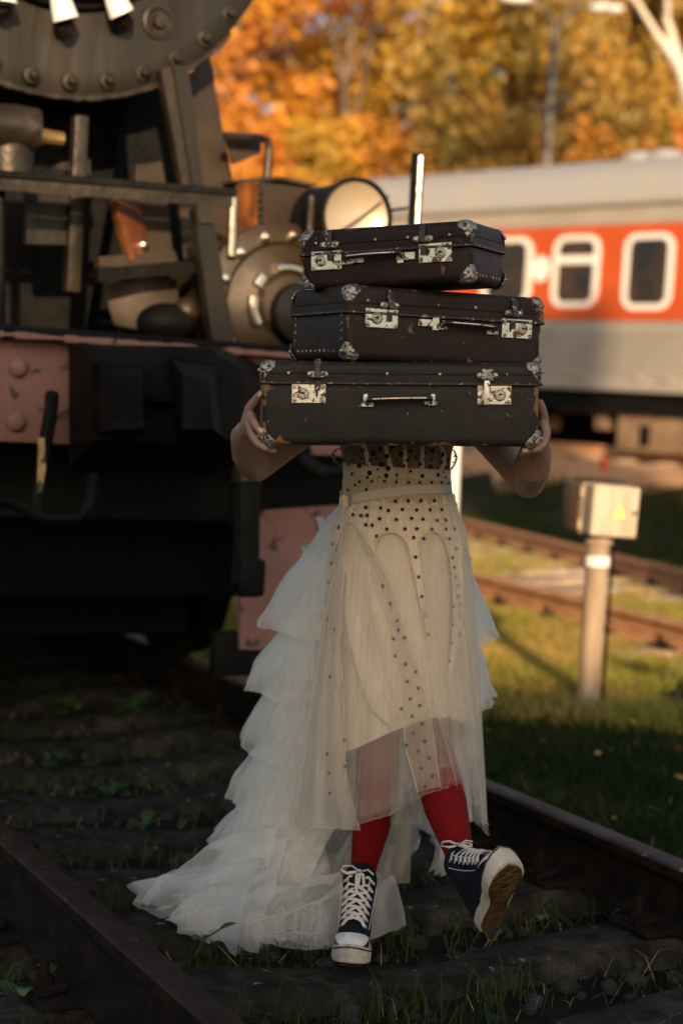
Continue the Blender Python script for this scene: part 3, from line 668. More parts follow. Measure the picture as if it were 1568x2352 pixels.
# left-hand air pump group
lpart(plate_px([(62, 425), (160, 428), (160, 562), (62, 560)], .55, .04), 'pump_cover', 'sooty')
lpart(MB().box(lp(174, 470, .53), (.05, .06, .62), bev=.008), 'pump_column', 'steel')
lpart(plate_px([(100, 395), (145, 372), (208, 366), (208, 400), (105, 405)], .58, .05), 'pump_head', 'sooty')
lpart(MB().tube([lp(-40, 288, .30), lp(40, 292, .30), lp(82, 300, .30)], .075, 14), 'lagged_pipe', 'steel')
lpart(MB().box(lp(72, 318, .28), (.05, .05, .05), bev=.008), 'pipe_flange', 'bright')
lpart(MB().tube([lp(80, 312, .30), lp(100, 314, .30), lp(145, 320, .30)], [.045, .028, .024], 10), 'brass_pipe', 'brassy')
lpart(MB().cyl(lp(20, 335, .34), lp(20, 398, .34), .085), 'oil_pot', 'steel')
lpart(MB().cyl(lp(-70, 335, .34), lp(-70, 398, .34), .085), 'oil_pot', 'steel')
# high step plank across the front
pk = [lp(x, y, 0.26) for x, y in ((-420, 372), (545, 448))]
plank = lpart(MB().slab([pk[0], pk[1], pk[1] + Vector((0, .09, 0)), pk[0] + Vector((0, .09, 0))], (0, 0, .022)), 'step_board', 'black')
lpart(MB().slab([pk[0] + Vector((0, -.004, -.045)), pk[1] + Vector((0, -.004, -.045)), pk[1] + Vector((0, -.004, -.006)), pk[0] + Vector((0, -.004, -.006))], (0, .012, 0)), 'step_edge_angle', 'steel', plank)
lpart(MB().tube([lp(536, 455, .27), lp(532, 588, .27)], .017, 10), 'handrail_post', 'bright', plank)
for px in (-300, 0): lpart(MB().tube([lp(px, 400, .33), lp(px, 775, .33)], .02, 8), 'board_support', 'black', plank)
# lamp-iron frame on the right
lpart(MB().tube([lp(515, 312, .55), lp(600, 318, .55), lp(614, 322, .55), lp(618, 345, .55), lp(612, 420, .55)], .016, 8), 'lamp_iron', 'steel')
lpart(plate_px([(520, 322), (600, 328), (598, 352), (536, 378)], .62, .015), 'lamp_iron_plate', 'brownsteel')
# valve chest box with rusty flank
vb = [lp(592, 418, .45), lp(722, 432, .45), lp(735, 470, .45), lp(735, 590, .45), lp(588, 588, .45)]
chest = lpart(MB().slab(vb, (0, .7, 0)), 'valve_chest', 'brownsteel')
lpart(MB().slab([lp(546, 420, .62), lp(592, 416, .44), lp(590, 590, .44), lp(546, 590, .62)], (-.004, .01, 0)), 'chest_flank', 'rust', chest)
eb = MB()
for i in range(9): eb.ball(lp(597, 440 + i * 17, .445), .012)
eb.tube([lp(597, 425, .447), lp(594, 588, .447)], .008, 6)
lpart(eb, 'edge_rivets', 'steel', chest)
lpart(MB().slab([lp(540, 412, .60), lp(640, 405, .42), lp(725, 422, .42), lp(725, 428, .42), lp(640, 413, .42), lp(540, 419, .60)], (0, .8, 0)), 'chest_lid', 'sooty', chest)
# cylinder with front cover
cc = lp(648, 700, .30); rc = .27
cyl = lpart(MB().lathe([(rc, .06), (rc, 1.0)], (cc.x, .30, cc.z), (0, 1, 0), 40), 'cylinder', 'brownsteel')
lpart(MB().lathe([(rc + .03, .06), (rc + .03, .02), (rc, .0), (rc - .04, -.008), (rc - .055, .004), (rc - .09, -.012), (.12, -.03), (.10, -.06), (.05, -.07), (0, -.07)], (cc.x, .30, cc.z), (0, 1, 0), 48), 'cylinder_cover', 'brownsteel', cyl)
for q in range(14):
    an = R(q * 360 / 14 + 9); lpart(MB().lathe([(.018, 0), (.018, .022), (.009, .024), (.009, .04), (0, .042)], (cc.x + (rc - .018) * math.cos(an), .296, cc.z + (rc - .018) * math.sin(an)), (0, -1, 0), 8), 'stud', 'bright', cyl)
arc = [(cc.x + .135 * math.cos(a_), .262, cc.z + .135 * math.sin(a_)) for a_ in np.linspace(R(70), R(215), 18)]
for a0, a1 in ((0, 6), (8, 11), (12, 18)): lpart(MB().tube(arc[a0:a1], .022, 10), 'glint_arc', 'bright', cyl)  # polished arcs shaped as the sun glints on the cover
lpart(MB().lathe([(.11, 0), (.11, .10), (.07, .12), (0, .12)], (cc.x + .03, .28, cc.z - .03), (0, -1, 0), 20), 'gland_housing', 'black', cyl)
lpart(MB().slab([lp(505, 592, .34), lp(690, 572, .34), lp(700, 600, .34), lp(505, 612, .34)], (0, .3, 0)), 'cylinder_lagging_strip', 'brownsteel', cyl)
lpart(MB().tube([lp(570, 606, .32), lp(655, 590, .32)], .024, 10), 'glint_bar', 'bright', cyl)  # polished bar placed as the long sun glint
lpart(MB().hull([lp(x, y, b) for x, y, b in ((236, 655, .55), (330, 640, .5), (405, 640, .5), (415, 720, .5), (330, 760, .5), (262, 745, .55), (250, 690, .75), (400, 690, .8))]), 'left_valve_casing', 'brownsteel')
lpart(MB().ball(lp(385, 742, .40), .09, (1.3, 1, .8)), 'relief_valve', 'black'); lpart(MB().ball(lp(428, 715, .38), .05), 'valve_cap', 'brownsteel')
# headlamp on its bracket: a big drum with an open glass
hc = lp(815, 500, .12); hr = .138
lamp = lpart(MB().lathe([(.06, .30), (.13, .26), (hr - .01, .14), (hr, .0), (hr + .005, -.004), (hr + .005, -.02), (hr - .006, -.024), (hr - .010, -.006)], hc, (0, 1, 0), 40, caps=False), 'headlamp', 'black')
lpart(MB().lathe([(hr - .012, -.012), (hr * .8, .0), (hr * .5, .014), (.03, .02), (0, .02)], hc, (0, 1, 0), 40, caps=False), 'reflector', 'lens', lamp)
lpart(MB().tube([hc + Vector((-.12, -.006, -.10)), hc + Vector((.02, -.006, 0)), hc + Vector((.13, -.006, .09))], .004, 6), 'glass_crack', 'steel', lamp)
lpart(MB().cyl(hc + Vector((-hr - .03, .02, .06)), hc + Vector((-hr - .03, .02, -.12)), .014, n=10), 'lamp_hinge', 'steel', lamp)
lpart(MB().cyl(hc + Vector((0, .1, -.62)), hc + Vector((0, .1, -hr)), .03, n=10), 'lamp_bracket', 'black', lamp)
lpart(MB().tube([hc + Vector((hr, 0, .04)), hc + Vector((hr + .07, -.01, .055))], .006, 6), 'lamp_catch', 'steel', lamp)
# upright handrail to the right of the lamp
hp0 = lp(960, 352, .10); hp1 = lp(945, 620, .10)
hr_ = lpart(MB().tube([hp0, hp0.lerp(hp1, .5), hp1], .024, 12), 'handrail', 'black')
lpart(MB().tube([hp0 + Vector((0, -.017, -.01)), hp1 + Vector((0, -.017, 0))], .012, 8), 'handrail_highlight', 'bright', hr_)  # bright strip stands in for the sunlit middle of the rail
lpart(MB().cyl(Vector((hp1.x, .10, z_top + .03)), hp1, .024, n=10), 'handrail_foot', 'black', hr_)
# running boards along the boiler
for sx in (-1.25, 1.25): lpart(MB().box((sx, 5.0, z_top + .35), (.5, 7.0, .03)), 'running_board', 'black')
lpart(MB().box((0, 10.6, 2.6), (2.9, 2.2, 2.6), bev=.05), 'cab', 'black')

# ================================================================== THE ORANGE CARRIAGE
def tz(px, py):                      # a point of the picture on the plane of the carriage side: (metres along, height)
    q = onplane(px, py, TP, TN); return (q - TP).dot(TD), q.z
car = empty('passenger_carriage', TP + Vector((0, 0, TRAIN_Z)), (0, 0, math.atan2(-TD.y, -TD.x)), 'orange and grey passenger carriage with white framed windows', 'carriage')
# local axes: x towards the right end (-TD), y away from the camera (-TN), z up from the rail foot
sg = 1 if (Matrix.Rotation(math.atan2(-TD.y, -TD.x), 3, 'Z') @ Vector((0, 1, 0))).dot(-TN) > 0 else -1
def cl(px, py): s, z = tz(px, py); return -s, z - TRAIN_Z
zb = cl(1400, 897)[1]; z_or0 = cl(1400, 737)[1]; z_or1 = cl(1400, 517)[1]; z_ev = cl(1400, 468)[1]; z_rf = (cl(1400, 366)[1] + TRAIN_Z - CAM_H) * 1.055 + CAM_H - TRAIN_Z      # the crown lies half a carriage farther back
print('carriage z', zb, z_or0, z_or1, z_ev, z_rf)
xl_, xr_ = cl(738, 560)[0], 9.0; CW = 2.9
def cbox(name, m, z0, z1, y0=0.0, par=car): return MB().box(((xl_ + xr_) / 2, sg * (y0 + CW / 2), (z0 + z1) / 2), (xr_ - xl_, CW - 2 * y0, z1 - z0), bev=.01, seg=1).build(name, M[m], par)
body = cbox('lower_side', 'traingrey', zb, z_or0)
band = cbox('window_band', 'trainorange', z_or0 + .002, z_or1, -.004)
cbox('cream_band', 'traincream', z_or1 + .002, z_ev)
for i in range(5):                                                    # pressed ribs along the lower side
    zz = zb + .28 + i * (z_or0 - zb - .35) / 5
    MB().box(((xl_ + xr_) / 2, sg * -.012, zz), (xr_ - xl_, .03, .035), bev=.008, seg=1).build('side_rib', M['traingrey'], body)
rf = []; nn = 14
for i in range(nn + 1):
    a_ = math.pi * i / nn; rf.append((-math.cos(a_) * (CW / 2 + .03), math.sin(a_) ** .8 * (z_rf - z_ev)))
vs = [(x, sg * (CW / 2 + y), z_ev + z) for x in (xl_, xr_) for y, z in rf]; k = nn + 1
roof = MB().add(vs, [(i, i + 1, k + i + 1, k + i) for i in range(nn)] + [tuple(range(k)), tuple(range(k, 2 * k))[::-1]]).build('roof', M['trainroof'], car)
MB().box(((xl_ + xr_) / 2, sg * -.03, z_ev), (xr_ - xl_, .06, .05)).build('gutter', M['traingrey'], roof)
for px in (1350, 1410):
    x, z = cl(px, 352); MB().lathe([(.28, 0), (.28, .12), (.2, .2), (0, .22)], (x, sg * 1.2, z_rf - .12), (0, 0, 1), 16).build('roof_ventilator', M['trainroof'], roof)
def rrect(w_, h_, r_, n=5):
    P = []
    for cx_, cz_, a0 in ((w_ / 2 - r_, h_ / 2 - r_, 0), (-w_ / 2 + r_, h_ / 2 - r_, 90), (-w_ / 2 + r_, -h_ / 2 + r_, 180), (w_ / 2 - r_, -h_ / 2 + r_, 270)):
        for q in range(n + 1): an = R(a0 + 90 * q / n); P.append((cx_ + r_ * math.cos(an), cz_ + r_ * math.sin(an)))
    return P
def cwindow(px0, px1, py0, py1, split=False):
    x0, zc0 = cl(px0, (py0 + py1) / 2); x1, _ = cl(px1, (py0 + py1) / 2); _, zt = cl((px0 + px1) / 2, py0); _, zb_ = cl((px0 + px1) / 2, py1)
    W, H, X, Z = x1 - x0, zt - zb_, (x0 + x1) / 2, (zt + zb_) / 2
    out = rrect(W, H, W * .24); inn = rrect(W * .79, H * .855, W * .15); n = len(out)
    vs = [(X + a, sg * -.03, Z + b) for a, b in out] + [(X + a, sg * -.03, Z + b) for a, b in inn] + [(X + a, sg * .01, Z + b) for a, b in out] + [(X + a, sg * .03, Z + b) for a, b in inn]
    fs = []
    for i in range(n):
        j = (i + 1) % n; fs += [(i, j, n + j, n + i), (2 * n + i, 2 * n + j, j, i), (n + i, n + j, 3 * n + j, 3 * n + i)]
    wdw = MB().add(vs, fs).build('window', M['whiteframe'], car)
    MB().add([(X + a, sg * -.012, Z + b) for a, b in inn], [tuple(range(n))]).build('pane', M['glass'], wdw)
    if split: MB().box((X, sg * -.028, Z + H * .16), (W * .76, .03, H * .11)).build('window_bar', M['whiteframe'], wdw)
    return X, Z, W, H
X2, Z2, W2, H2 = cwindow(1270, 1376, 541, 706, True)
X3, Z3, W3, H3 = cwindow(1432, 1546, 536, 712)
X1, Z1, W1, H1 = cwindow(1108, 1222, 546, 704)
step = X3 - X2
for k_ in range(1, 4):                   # further windows the same distance apart
    for X_, sp_ in ((X3 + step * k_, k_ % 2 == 1),):
        for nm, src in (('window', None),): pass
x_o, z_o = cl(1243, 618); s_o = abs(cl(1262, 618)[0] - cl(1224, 618)[0]); h_o = cl(1243, 588)[1] - cl(1243, 648)[1]
ov = [(x_o + s_o / 2 * math.cos(q), sg * -.03, z_o + h_o / 2 * math.sin(q)) for q in np.linspace(0, 2 * math.pi, 29)[:-1]]
MB().slab(ov, (0, sg * .025, 0)).build('oval_plate', M['whiteframe'], car)
for px, py in ((1305, 858), (1340, 860), (1458, 866), (1530, 870)):
    x, z = cl(px, py); MB().box((x, sg * -.02, z), (.22, .03, .09), bev=.01, seg=1).build('stencil_patch', M['traincream'], car)
# underframe, bogies, boxes
MB().box(((xl_ + xr_) / 2, sg * CW / 2, zb - .16), (xr_ - xl_, CW - .3, .30)).build('underframe', M['under'], car)
def ub(px0, px1, py0, py1, m, nm, y=.25, r=.06):
    x0, z1_ = cl(px0, py0); x1, z0_ = cl(px1, py1)
    return MB().box(((x0 + x1) / 2, sg * (y + .3), (z0_ + z1_) / 2), (x1 - x0, .6, z1_ - z0_), bev=r, seg=3).build(nm, M[m], car)
tank = ub(1250, 1385, 902, 950, 'undertan', 'air_tank'); bxx = ub(1392, 1562, 932, 1048, 'undertan', 'battery_box')
x0, z0 = cl(1455, 1000); MB().box((x0, sg * .24, z0), (.16, .03, .3)).build('box_door_handle', M['under'], bxx)
x0, z0 = cl(1445, 945); MB().box((x0, sg * .24, z0), (.4, .03, .1)).build('red_mark', M['redlamp'], bxx)
for px in (1175, 1335): ub(px, px + 22, 950, 985, 'undertan', 'pipe_cock', .3, .01)
MB().box(((xl_ + xr_) / 2, sg * 1.5, .55), (xr_ - xl_ - 1, .5, .9)).build('keel_box', M['under'], car)
for bx in (xl_ + 3.0, 5.8):
    bg_ = MB().box((bx, sg * CW / 2, .62), (3.2, 2.0, .3)).build('bogie', M['under'], car)
    for dx in (-1.2, 1.2):
        for yy in (.65, 2.2): MB().lathe([(.45, -.07), (.45, .07), (.38, .08), (.1, .05), (0, .05)], (bx + dx, sg * yy, RAIL_H + .45), (0, -sg, 0), 28).build('wheel', M['under'], bg_)
# red tail lamp on the ballast
p = at(1386, 1065, 20.5)
MB().lathe([(.05, -.07), (.055, -.02), (.05, .04), (.03, .07), (0, .075)], p, (0, 0, 1), 14).build('marker_cone', M['redlamp'])
mk = bpy.data.objects['marker_cone']; tag(mk, 'small red track marker on the ballast bank before the carriage', 'marker')

# ================================================================== POSTS, LAMP
PB = gnd(1348, 1628, -.04); 
jb = empty('signal_post', PB, (0, 0, 0), 'round pale post carrying a grey box with yellow triangle', 'post')
pt = at(1375, 1225, PB.y); rp = 0.5 * (at(1398, 1280, PB.y) - at(1345, 1280, PB.y)).length
ax_ = (pt - PB)
MB().tube([Vector((0, 0, -.1)), ax_ * .5, ax_], rp, 24).build('post', M['postwhite'], jb)
la, lb = at(1370, 1300, PB.y) - PB, at(1371, 1276, PB.y) - PB
MB().tube([la, lb], rp + .006, 24, caps=False).build('white_label', M['white'], jb)
MB().tube([ax_ - Vector((0, 0, .05)), ax_], rp + .012, 24).build('collar', M['postwhite'], jb)
# box: lid faces the camera, a flanged back half behind it to the left
bc = at(1395, 1172, PB.y - .02) - PB; bw = (at(1457, 1172, PB.y) - at(1345, 1172, PB.y)).length; bh = (at(1395, 1115, PB.y) - at(1395, 1230, PB.y)).length
rb = Matrix.Rotation(R(14), 3, 'Z') @ Matrix.Rotation(R(1.5), 3, 'Y')
bm_ = MB().box(bc + rb @ Vector((0, -.03, 0)), (bw, .12, bh), rb, bev=.012, seg=3)
lid = bm_.build('box_lid', M['boxgrey'], jb)
hb = MB().box(bc + rb @ Vector((-.012, .16, 0)), (bw * .98, .22, bh * .97), rb, bev=.012, seg=2).build('box_back', M['boxside'], jb)
MB().box(bc + rb @ Vector((0, .04, 0)), (bw * 1.03, .022, bh * 1.02), rb, bev=.004, seg=1).build('box_flange', M['boxgrey'], hb)
for zz in (-.32, .32): MB().cyl(bc + rb @ Vector((-bw * .51, .04, bh * (zz - .09))), bc + rb @ Vector((-bw * .51, .04, bh * (zz + .09))), .014, n=10).build('hinge', M['boxgrey'], hb)
tri = [bc + rb @ Vector((x * bw, -.093, z * bh)) for x, z in ((-.06, -.13), (.22, -.13), (.08, .17))]
MB().slab(tri, rb @ Vector((0, -.004, 0))).build('warning_triangle', M['signyellow'], lid)
MB().lathe([(rp + .09, -.06), (rp + .085, .02), (rp + .03, .035), (0, .035)], (0, 0, 0), (0, 0, 1), 18).build('concrete_footing', M['concrete_far'], jb)
MB().lathe([(.012, 0), (.012, .006), (.006, .009), (0, .009)], bc + rb @ Vector((bw * .40, -.092, 0)), rb @ Vector((0, -1, 0)), 10).build('lid_lock', M['galv'], lid)
MB().tube([ax_ + Vector((rp + .012, 0, -.02)), ax_ * .8 + Vector((rp + .014, -.01, 0)), ax_ * .4 + Vector((rp + .012, -.01, 0)), Vector((rp + .014, 0, 0))], .007, 6).build('cable', M['under'], jb)
# white marker post farther back, behind her
PW = gnd(1030, 1420, -.03); ptop = at(1046, 1000, PW.y)
mp_ = empty('marker_post', PW, (0, 0, 0), 'slim white marker post standing behind the walking woman', 'post')
MB().tube([Vector((0, 0, -.1)), (ptop - PW) * .5, ptop - PW], .034, 16).build('post', M['white'], mp_)
MB().lathe([(.036, 0), (.038, .02), (.02, .05), (0, .055)], ptop - PW, (0, 0, 1), 16).build('cap', M['white'], mp_)
# street lamp beyond the carriage
SLY = 36.0; a_ = at(1256, 372, SLY); b_ = at(1274, 62, SLY)
sl = empty('street_lamp', (a_.x, a_.y, gz(a_.x, a_.y)), (0, 0, 0), 'grey street lamp with two arms rising behind the carriage', 'street lamp')
o0 = Vector(sl.location)
MB().tube([Vector((0, 0, -.2)), a_ - o0, b_ - o0], [.14, .12, .09], 12).build('pole', M['galv'], sl)
for tip in ((1188, -6), (1392, 16)):
    e_ = at(*tip, SLY); 
    MB().tube([b_ - o0, (b_ - o0).lerp(e_ - o0, .5) + Vector((0, 0, .35)), e_ - o0], [.06, .05, .045], 8).build('arm', M['galv'], sl)
    MB().ball(e_ - o0 + Vector((0, 0, -.03)), .38, (1.0, .45, .30)).build('lamp_head', M['white'], sl)

# ================================================================== TREES
def crown_mesh(cl_list, per, size, seed, droop=0.0):
    """leaf-sized faces spread through clumps; cl_list = (x, y, z, radius)"""
    r = np.random.default_rng(seed); V = []; n = 0
    for (cx_, cy_, cz_, rad) in cl_list:
        k_ = int(per * (rad / 1.0) ** 1.6); d = r.normal(size=(k_, 3)); d /= np.linalg.norm(d, axis=1)[:, None]
        p = d * (rad * r.random(k_) ** .45)[:, None] * np.array([1, 1, .75 if not droop else 1.5]) + np.array([cx_, cy_, cz_])
        a = r.normal(size=(k_, 3)); 
        if droop: a = a * np.array([.4, .4, 1.0])
        a /= np.linalg.norm(a, axis=1)[:, None]; b = np.cross(a, r.normal(size=(k_, 3))); b /= np.linalg.norm(b, axis=1)[:, None] + 1e-9
        s_ = (size * (0.6 + .8 * r.random(k_)))[:, None]
        q = np.stack([p - a * s_, p + b * s_ * .55, p + a * s_, p - b * s_ * .55], 1); V.append(q.reshape(-1, 3)); n += k_
    V = np.concatenate(V); me = bpy.data.meshes.new('crown')
    me.from_pydata(V.tolist(), [], np.arange(4 * n).reshape(n, 4).tolist()); me.update(); return me
def tree(base, h, rx, label, leafm, seed, bark='bark', droop=0.0, per=250, size=.14, crown0=.12, name='autumn_tree', cat='tree', lean=(0, 0)):
    r = random.Random(seed); o = empty(name, base, (0, 0, 0), label, cat, 'trees on the bank beyond the tracks')
    tp = [Vector((0, 0, -.3))]; n = 7
    for i in range(1, n + 1):
        f = i / n; tp.append(Vector((lean[0] * f + r.uniform(-.15, .15), lean[1] * f + r.uniform(-.15, .15), h * .92 * f)))
    tb = MB().tube(tp, [max(.03, .24 * h / 12 * (1 - .85 * i / n)) for i in range(n + 1)], 9)
    cls = []
    for i in range(34):
        f = crown0 + (1 - crown0) * (i + r.random()) / 34; an = r.uniform(0, 2 * math.pi)
        prof = math.sin(math.pi * min(1, max(0, (f - crown0 * .6) / (1.04 - crown0 * .6)))) ** .6
        rr = rx * prof * r.uniform(.25, 1.0); ti = min(n, int(f * n)); t0 = tp[ti]
        c = Vector((t0.x + rr * math.cos(an), t0.y + rr * math.sin(an), h * f))
        cls.append((c.x, c.y, c.z, r.uniform(.55, 1.15) * rx * .36))
        if i % 2 == 0:
            s0 = tp[max(1, ti - 1)]; tb.tube([s0, s0.lerp(c, .55) + Vector((0, 0, .25 - droop * .2)), c], [.07 * h / 12, .045 * h / 12, .015], 5)
    tb.build('trunk', M[bark], o)
    me = crown_mesh(cls, per, size, seed, droop); c = bpy.data.objects.new('crown', me); col.objects.link(c); c.parent = o; me.materials.append(M[leafm])
    return o
TREES = [  # px of the trunk, distance, height, crown radius, leaves, label
    (505, 44, 15.0, 4.3, 'leaf_amber', 'amber maple rising directly right of the smokebox'),
    (640, 52, 16.0, 4.6, 'leaf_orange', 'orange tree filling the gap above the headlamp'),
    (760, 45, 13.2, 4.0, 'leaf_gold', 'golden yellow tree left of the upright handrail'),
    (840, 56, 11.5, 3.2, 'leaf_orange', 'deep orange tree above the top suitcase'),
    (960, 66, 9.5, 4.0, 'leaf_amber', 'lower amber tree under the patch of open sky'),
    (1085, 50, 14.2, 2.9, 'leaf_orange', 'tall orange tree left of the street lamp'),
    (1160, 46, 11.5, 3.6, 'leaf_olive', 'olive brown tree just left of the lamp pole'),
    (1235, 58, 17.0, 4.8, 'leaf_green', 'dark green tree directly behind the lamp pole'),
    (1330, 43, 14.5, 4.2, 'leaf_olive', 'drooping olive tree right of the lamp pole'),
    (1440, 50, 17.0, 4.8, 'leaf_olive', 'tall drooping olive and gold tree above the carriage roof'),
    (1540, 42, 13.5, 3.8, 'leaf_gold', 'golden drooping tree at the right edge'),
    (1640, 50, 16.0, 4.6, 'leaf_green', 'green tree cut by the right edge of the photo'),
    (380, 56, 16.0, 4.6, 'leaf_orange', 'orange tree mostly hidden behind the smokebox'),
]
for i, (px, Y, h, rx, lm, lab) in enumerate(TREES):
    b = at(px, 900, Y); base = Vector((b.x, b.y, gz(b.x, b.y) - .1)); dr_ = 0.6 if 'drooping' in lab else 0.0
    tree(base, h, rx, lab, lm, 100 + i, droop=dr_)
# undergrowth along the bank: low bushes
BUSH = [(560, 40, 'leaf_amber', 'low amber bush behind the lamp iron'), (680, 41, 'leaf_gold', 'low golden bush behind the valve chest'), (1020, 42, 'leaf_green', 'dark green bush above the carriage roof near the handrail'),
        (1130, 40, 'leaf_olive', 'olive bush above the carriage roof left of the lamp pole'), (1300, 40, 'leaf_orange', 'orange bush right of the lamp pole'), (1420, 41, 'leaf_olive', 'olive bush behind the roof ventilators'), (1530, 40, 'leaf_amber', 'amber bush at the right edge above the roof'),
        (860, 42, 'leaf_orange', 'orange bush behind the headlamp')]
for i, (px, Y, lm, lab) in enumerate(BUSH):
    b = at(px, 900, Y); tree(Vector((b.x, b.y, gz(b.x, b.y) - .1)), 7.0, 2.4, lab, lm, 300 + i, per=230, size=.12, crown0=.05, name='bush', cat='bush')
# leaning birch at the right edge
b = at(1600, 900, 30); bt = Vector((b.x, b.y, gz(b.x, b.y)))
birch = empty('birch_tree', bt, (0, 0, 0), 'white-barked birch leaning in at the upper right corner', 'tree')
P_ = [Vector((0, 0, -.2))] + [at(px, py, 30) - bt for px, py in ((1640, 500), (1600, 260), (1560, 150), (1505, 75), (1440, -30))]
MB().tube(P_, [.26, .22, .18, .12, .06, .04], 10).build('trunk', M['birch'], birch)
MB().tube([P_[3], at(1530, 40, 30) - bt, at(1535, -80, 30) - bt], [.1, .06, .04], 8).build('branch', M['birch'], birch)
me = crown_mesh([(P_[4].x + random.uniform(-2, 2), P_[4].y + random.uniform(-1, 1.5), P_[4].z + random.uniform(.5, 3), 1.0) for _ in range(12)], 60, .14, 77, .6)
c = bpy.data.objects.new('crown', me); col.objects.link(c); c.parent = birch; me.materials.append(M['leaf_olive'])

# ================================================================== THE SUITCASES
def suitcase(name, W, D, H, lidf, material, origin, rot, label, locks, handle, hasp_x, r=0.018, side_rivets=None, closed_hasp=None, seam_bright=False):
    """x across the front, y away from the camera (front at -D/2), z up; origin at the middle of the base"""
    o = empty(name, origin, (0, 0, 0), label, 'suitcase'); o.rotation_euler = rot
    zl = H * (1 - lidf); fy = -D / 2
    MB().box((0, 0, zl / 2), (W - .006, D - .006, zl - .002), bev=r, seg=4).build('shell', material, o)
    # squared-off top of the shell under the lid, and the lid itself, a touch bigger
    MB().box((0, 0, zl - .012), (W - .008, D - .008, .022), bev=.004, seg=1).build('shell_rim', material, o)
    lid = MB().box((0, 0, zl + (H - zl) / 2), (W, D, H - zl), bev=min(r, (H - zl) * .45), seg=4).build('lid', material, o)
    MB().box((0, 0, zl + .012), (W, D, .024), bev=.003, seg=1).build('lid_rim', material, lid)
    # piping along the seam
    def loop(w_, d_, z, rr=.012, n=6):
        P = []
        for cx_, cy_, a0 in ((w_ / 2 - rr, d_ / 2 - rr, 0), (-w_ / 2 + rr, d_ / 2 - rr, 90), (-w_ / 2 + rr, -d_ / 2 + rr, 180), (w_ / 2 - rr, -d_ / 2 + rr, 270)):
            for q in range(n + 1): an = R(a0 + 90 * q / n); P.append((cx_ + rr * math.cos(an), cy_ + rr * math.sin(an), z))
        return P
    MB().tube(loop(W + .003, D + .003, zl), .0032, 6, True).build('piping', M['piping'], o)
    # metal corner caps
    def cap(sx, sy, sz, L=.0335):
        mb = MB(); e = .0016; hx, hy, hz = W / 2 + e, D / 2 + e, e
        rr = r + e; n = 8
        def surf(a, b, c):        # distances from the corner along x, y, z -> on the rounded corner
            q = Vector((a, b, c)); core = Vector((max(a, rr), max(b, rr), max(c, rr))); d = q - core
            if d.length < 1e-9: return q
            return core + d.normalized() * rr
        def put(q):
            x = sx * (hx - q.x); y = sy * (hy - q.y); z = (H + e - q.z) if sz > 0 else (q.z - e); return Vector((x, y, z))
        amax = lambda t: L * (0.80 if t < .5 else 0.80 - .62 * (t - .5) * 2 * .55) if t <= 1 else 0
        for face in range(3):
            pts = []
            for i in range(n + 1):
                b_ = i / n
                for j in range(n + 1):
                    # shield outline: square near the corner, chamfered at its far angle
                    a_ = j / n
                    u_ = a_ * L * (1.0 - .42 * max(0, b_ - .45) / .55); v_ = b_ * L * (1.18 - .40 * max(0, a_ - .45) / .55)
                    q = {0: (u_, 0, v_), 1: (0, u_, v_), 2: (u_, v_ / 1.18, 0)}[face]
                    pts.append(put(surf(*q)))
            mb.grid(pts, n + 1, n + 1)
        ob = mb.build('corner_cap', M['oldmetal'], o, angle=60)
        md = ob.modifiers.new('t', 'SOLIDIFY'); md.thickness = .0016; md.offset = 0
        for p in ((L * .52, 0, L * .62), (0, L * .52, L * .62)):
            P = put(Vector(p)); nn_ = Vector((0, sy, 0)) if p[1] == 0 else Vector((sx, 0, 0))
            MB().lathe([(.0048, -.0005), (.0045, .0018), (.0028, .0034), (0, .0038)], P + nn_ * .001, nn_, 10).build('rivet', M['rivetmetal'], ob)
        return ob
    for sx in (-1, 1):
        for sy in (-1, 1):
            for sz in (-1, 1): cap(sx, sy, sz)
    f = fy - .0005
    # lock plates: disc, keyhole, slot and four rivets
    def lock(x0, x1, z0, z1, disc):
        w_, h_ = x1 - x0, z1 - z0; cx_, cz_ = (x0 + x1) / 2, (z0 + z1) / 2
        pl_ = MB().box((cx_, f, cz_), (w_, .003, h_), bev=.0012, seg=1).build('lock_plate', M['nickel'], o)
        for ax in (-1, 1):
            for az in (-1, 1):
                MB().lathe([(.0042, 0), (.004, .002), (.0024, .0034), (0, .0037)], (cx_ + ax * (w_ / 2 - .006), f - .0015, cz_ + az * (h_ / 2 - .006)), (0, -1, 0), 10).build('rivet', M['rivetmetal'], pl_)
        dx = cx_ + disc * w_ * .16
        MB().lathe([(.0125, 0), (.0125, .003), (.0105, .0042), (.0095, .003), (.0082, .003), (.0075, .0042), (0, .0045)], (dx, f - .0012, cz_), (0, -1, 0), 24).build('key_disc', M['rivetmetal'], pl_)
        MB().cyl((dx, f - .0058, cz_ + .001), (dx, f - .0066, cz_ + .001), .0028, n=12).build('keyhole', M['keyhole'], pl_)
        MB().box((dx - .0035 * disc * -1, f - .006, cz_ + .001), (.006, .001, .0022)).build('keyhole', M['keyhole'], pl_)
        MB().box((cx_ - disc * w_ * .24, f - .0018, cz_ + .002), (.0042, .001, h_ * .42)).build('slot', M['keyhole'], pl_)
        return pl_
    for q in locks: lock(*q)
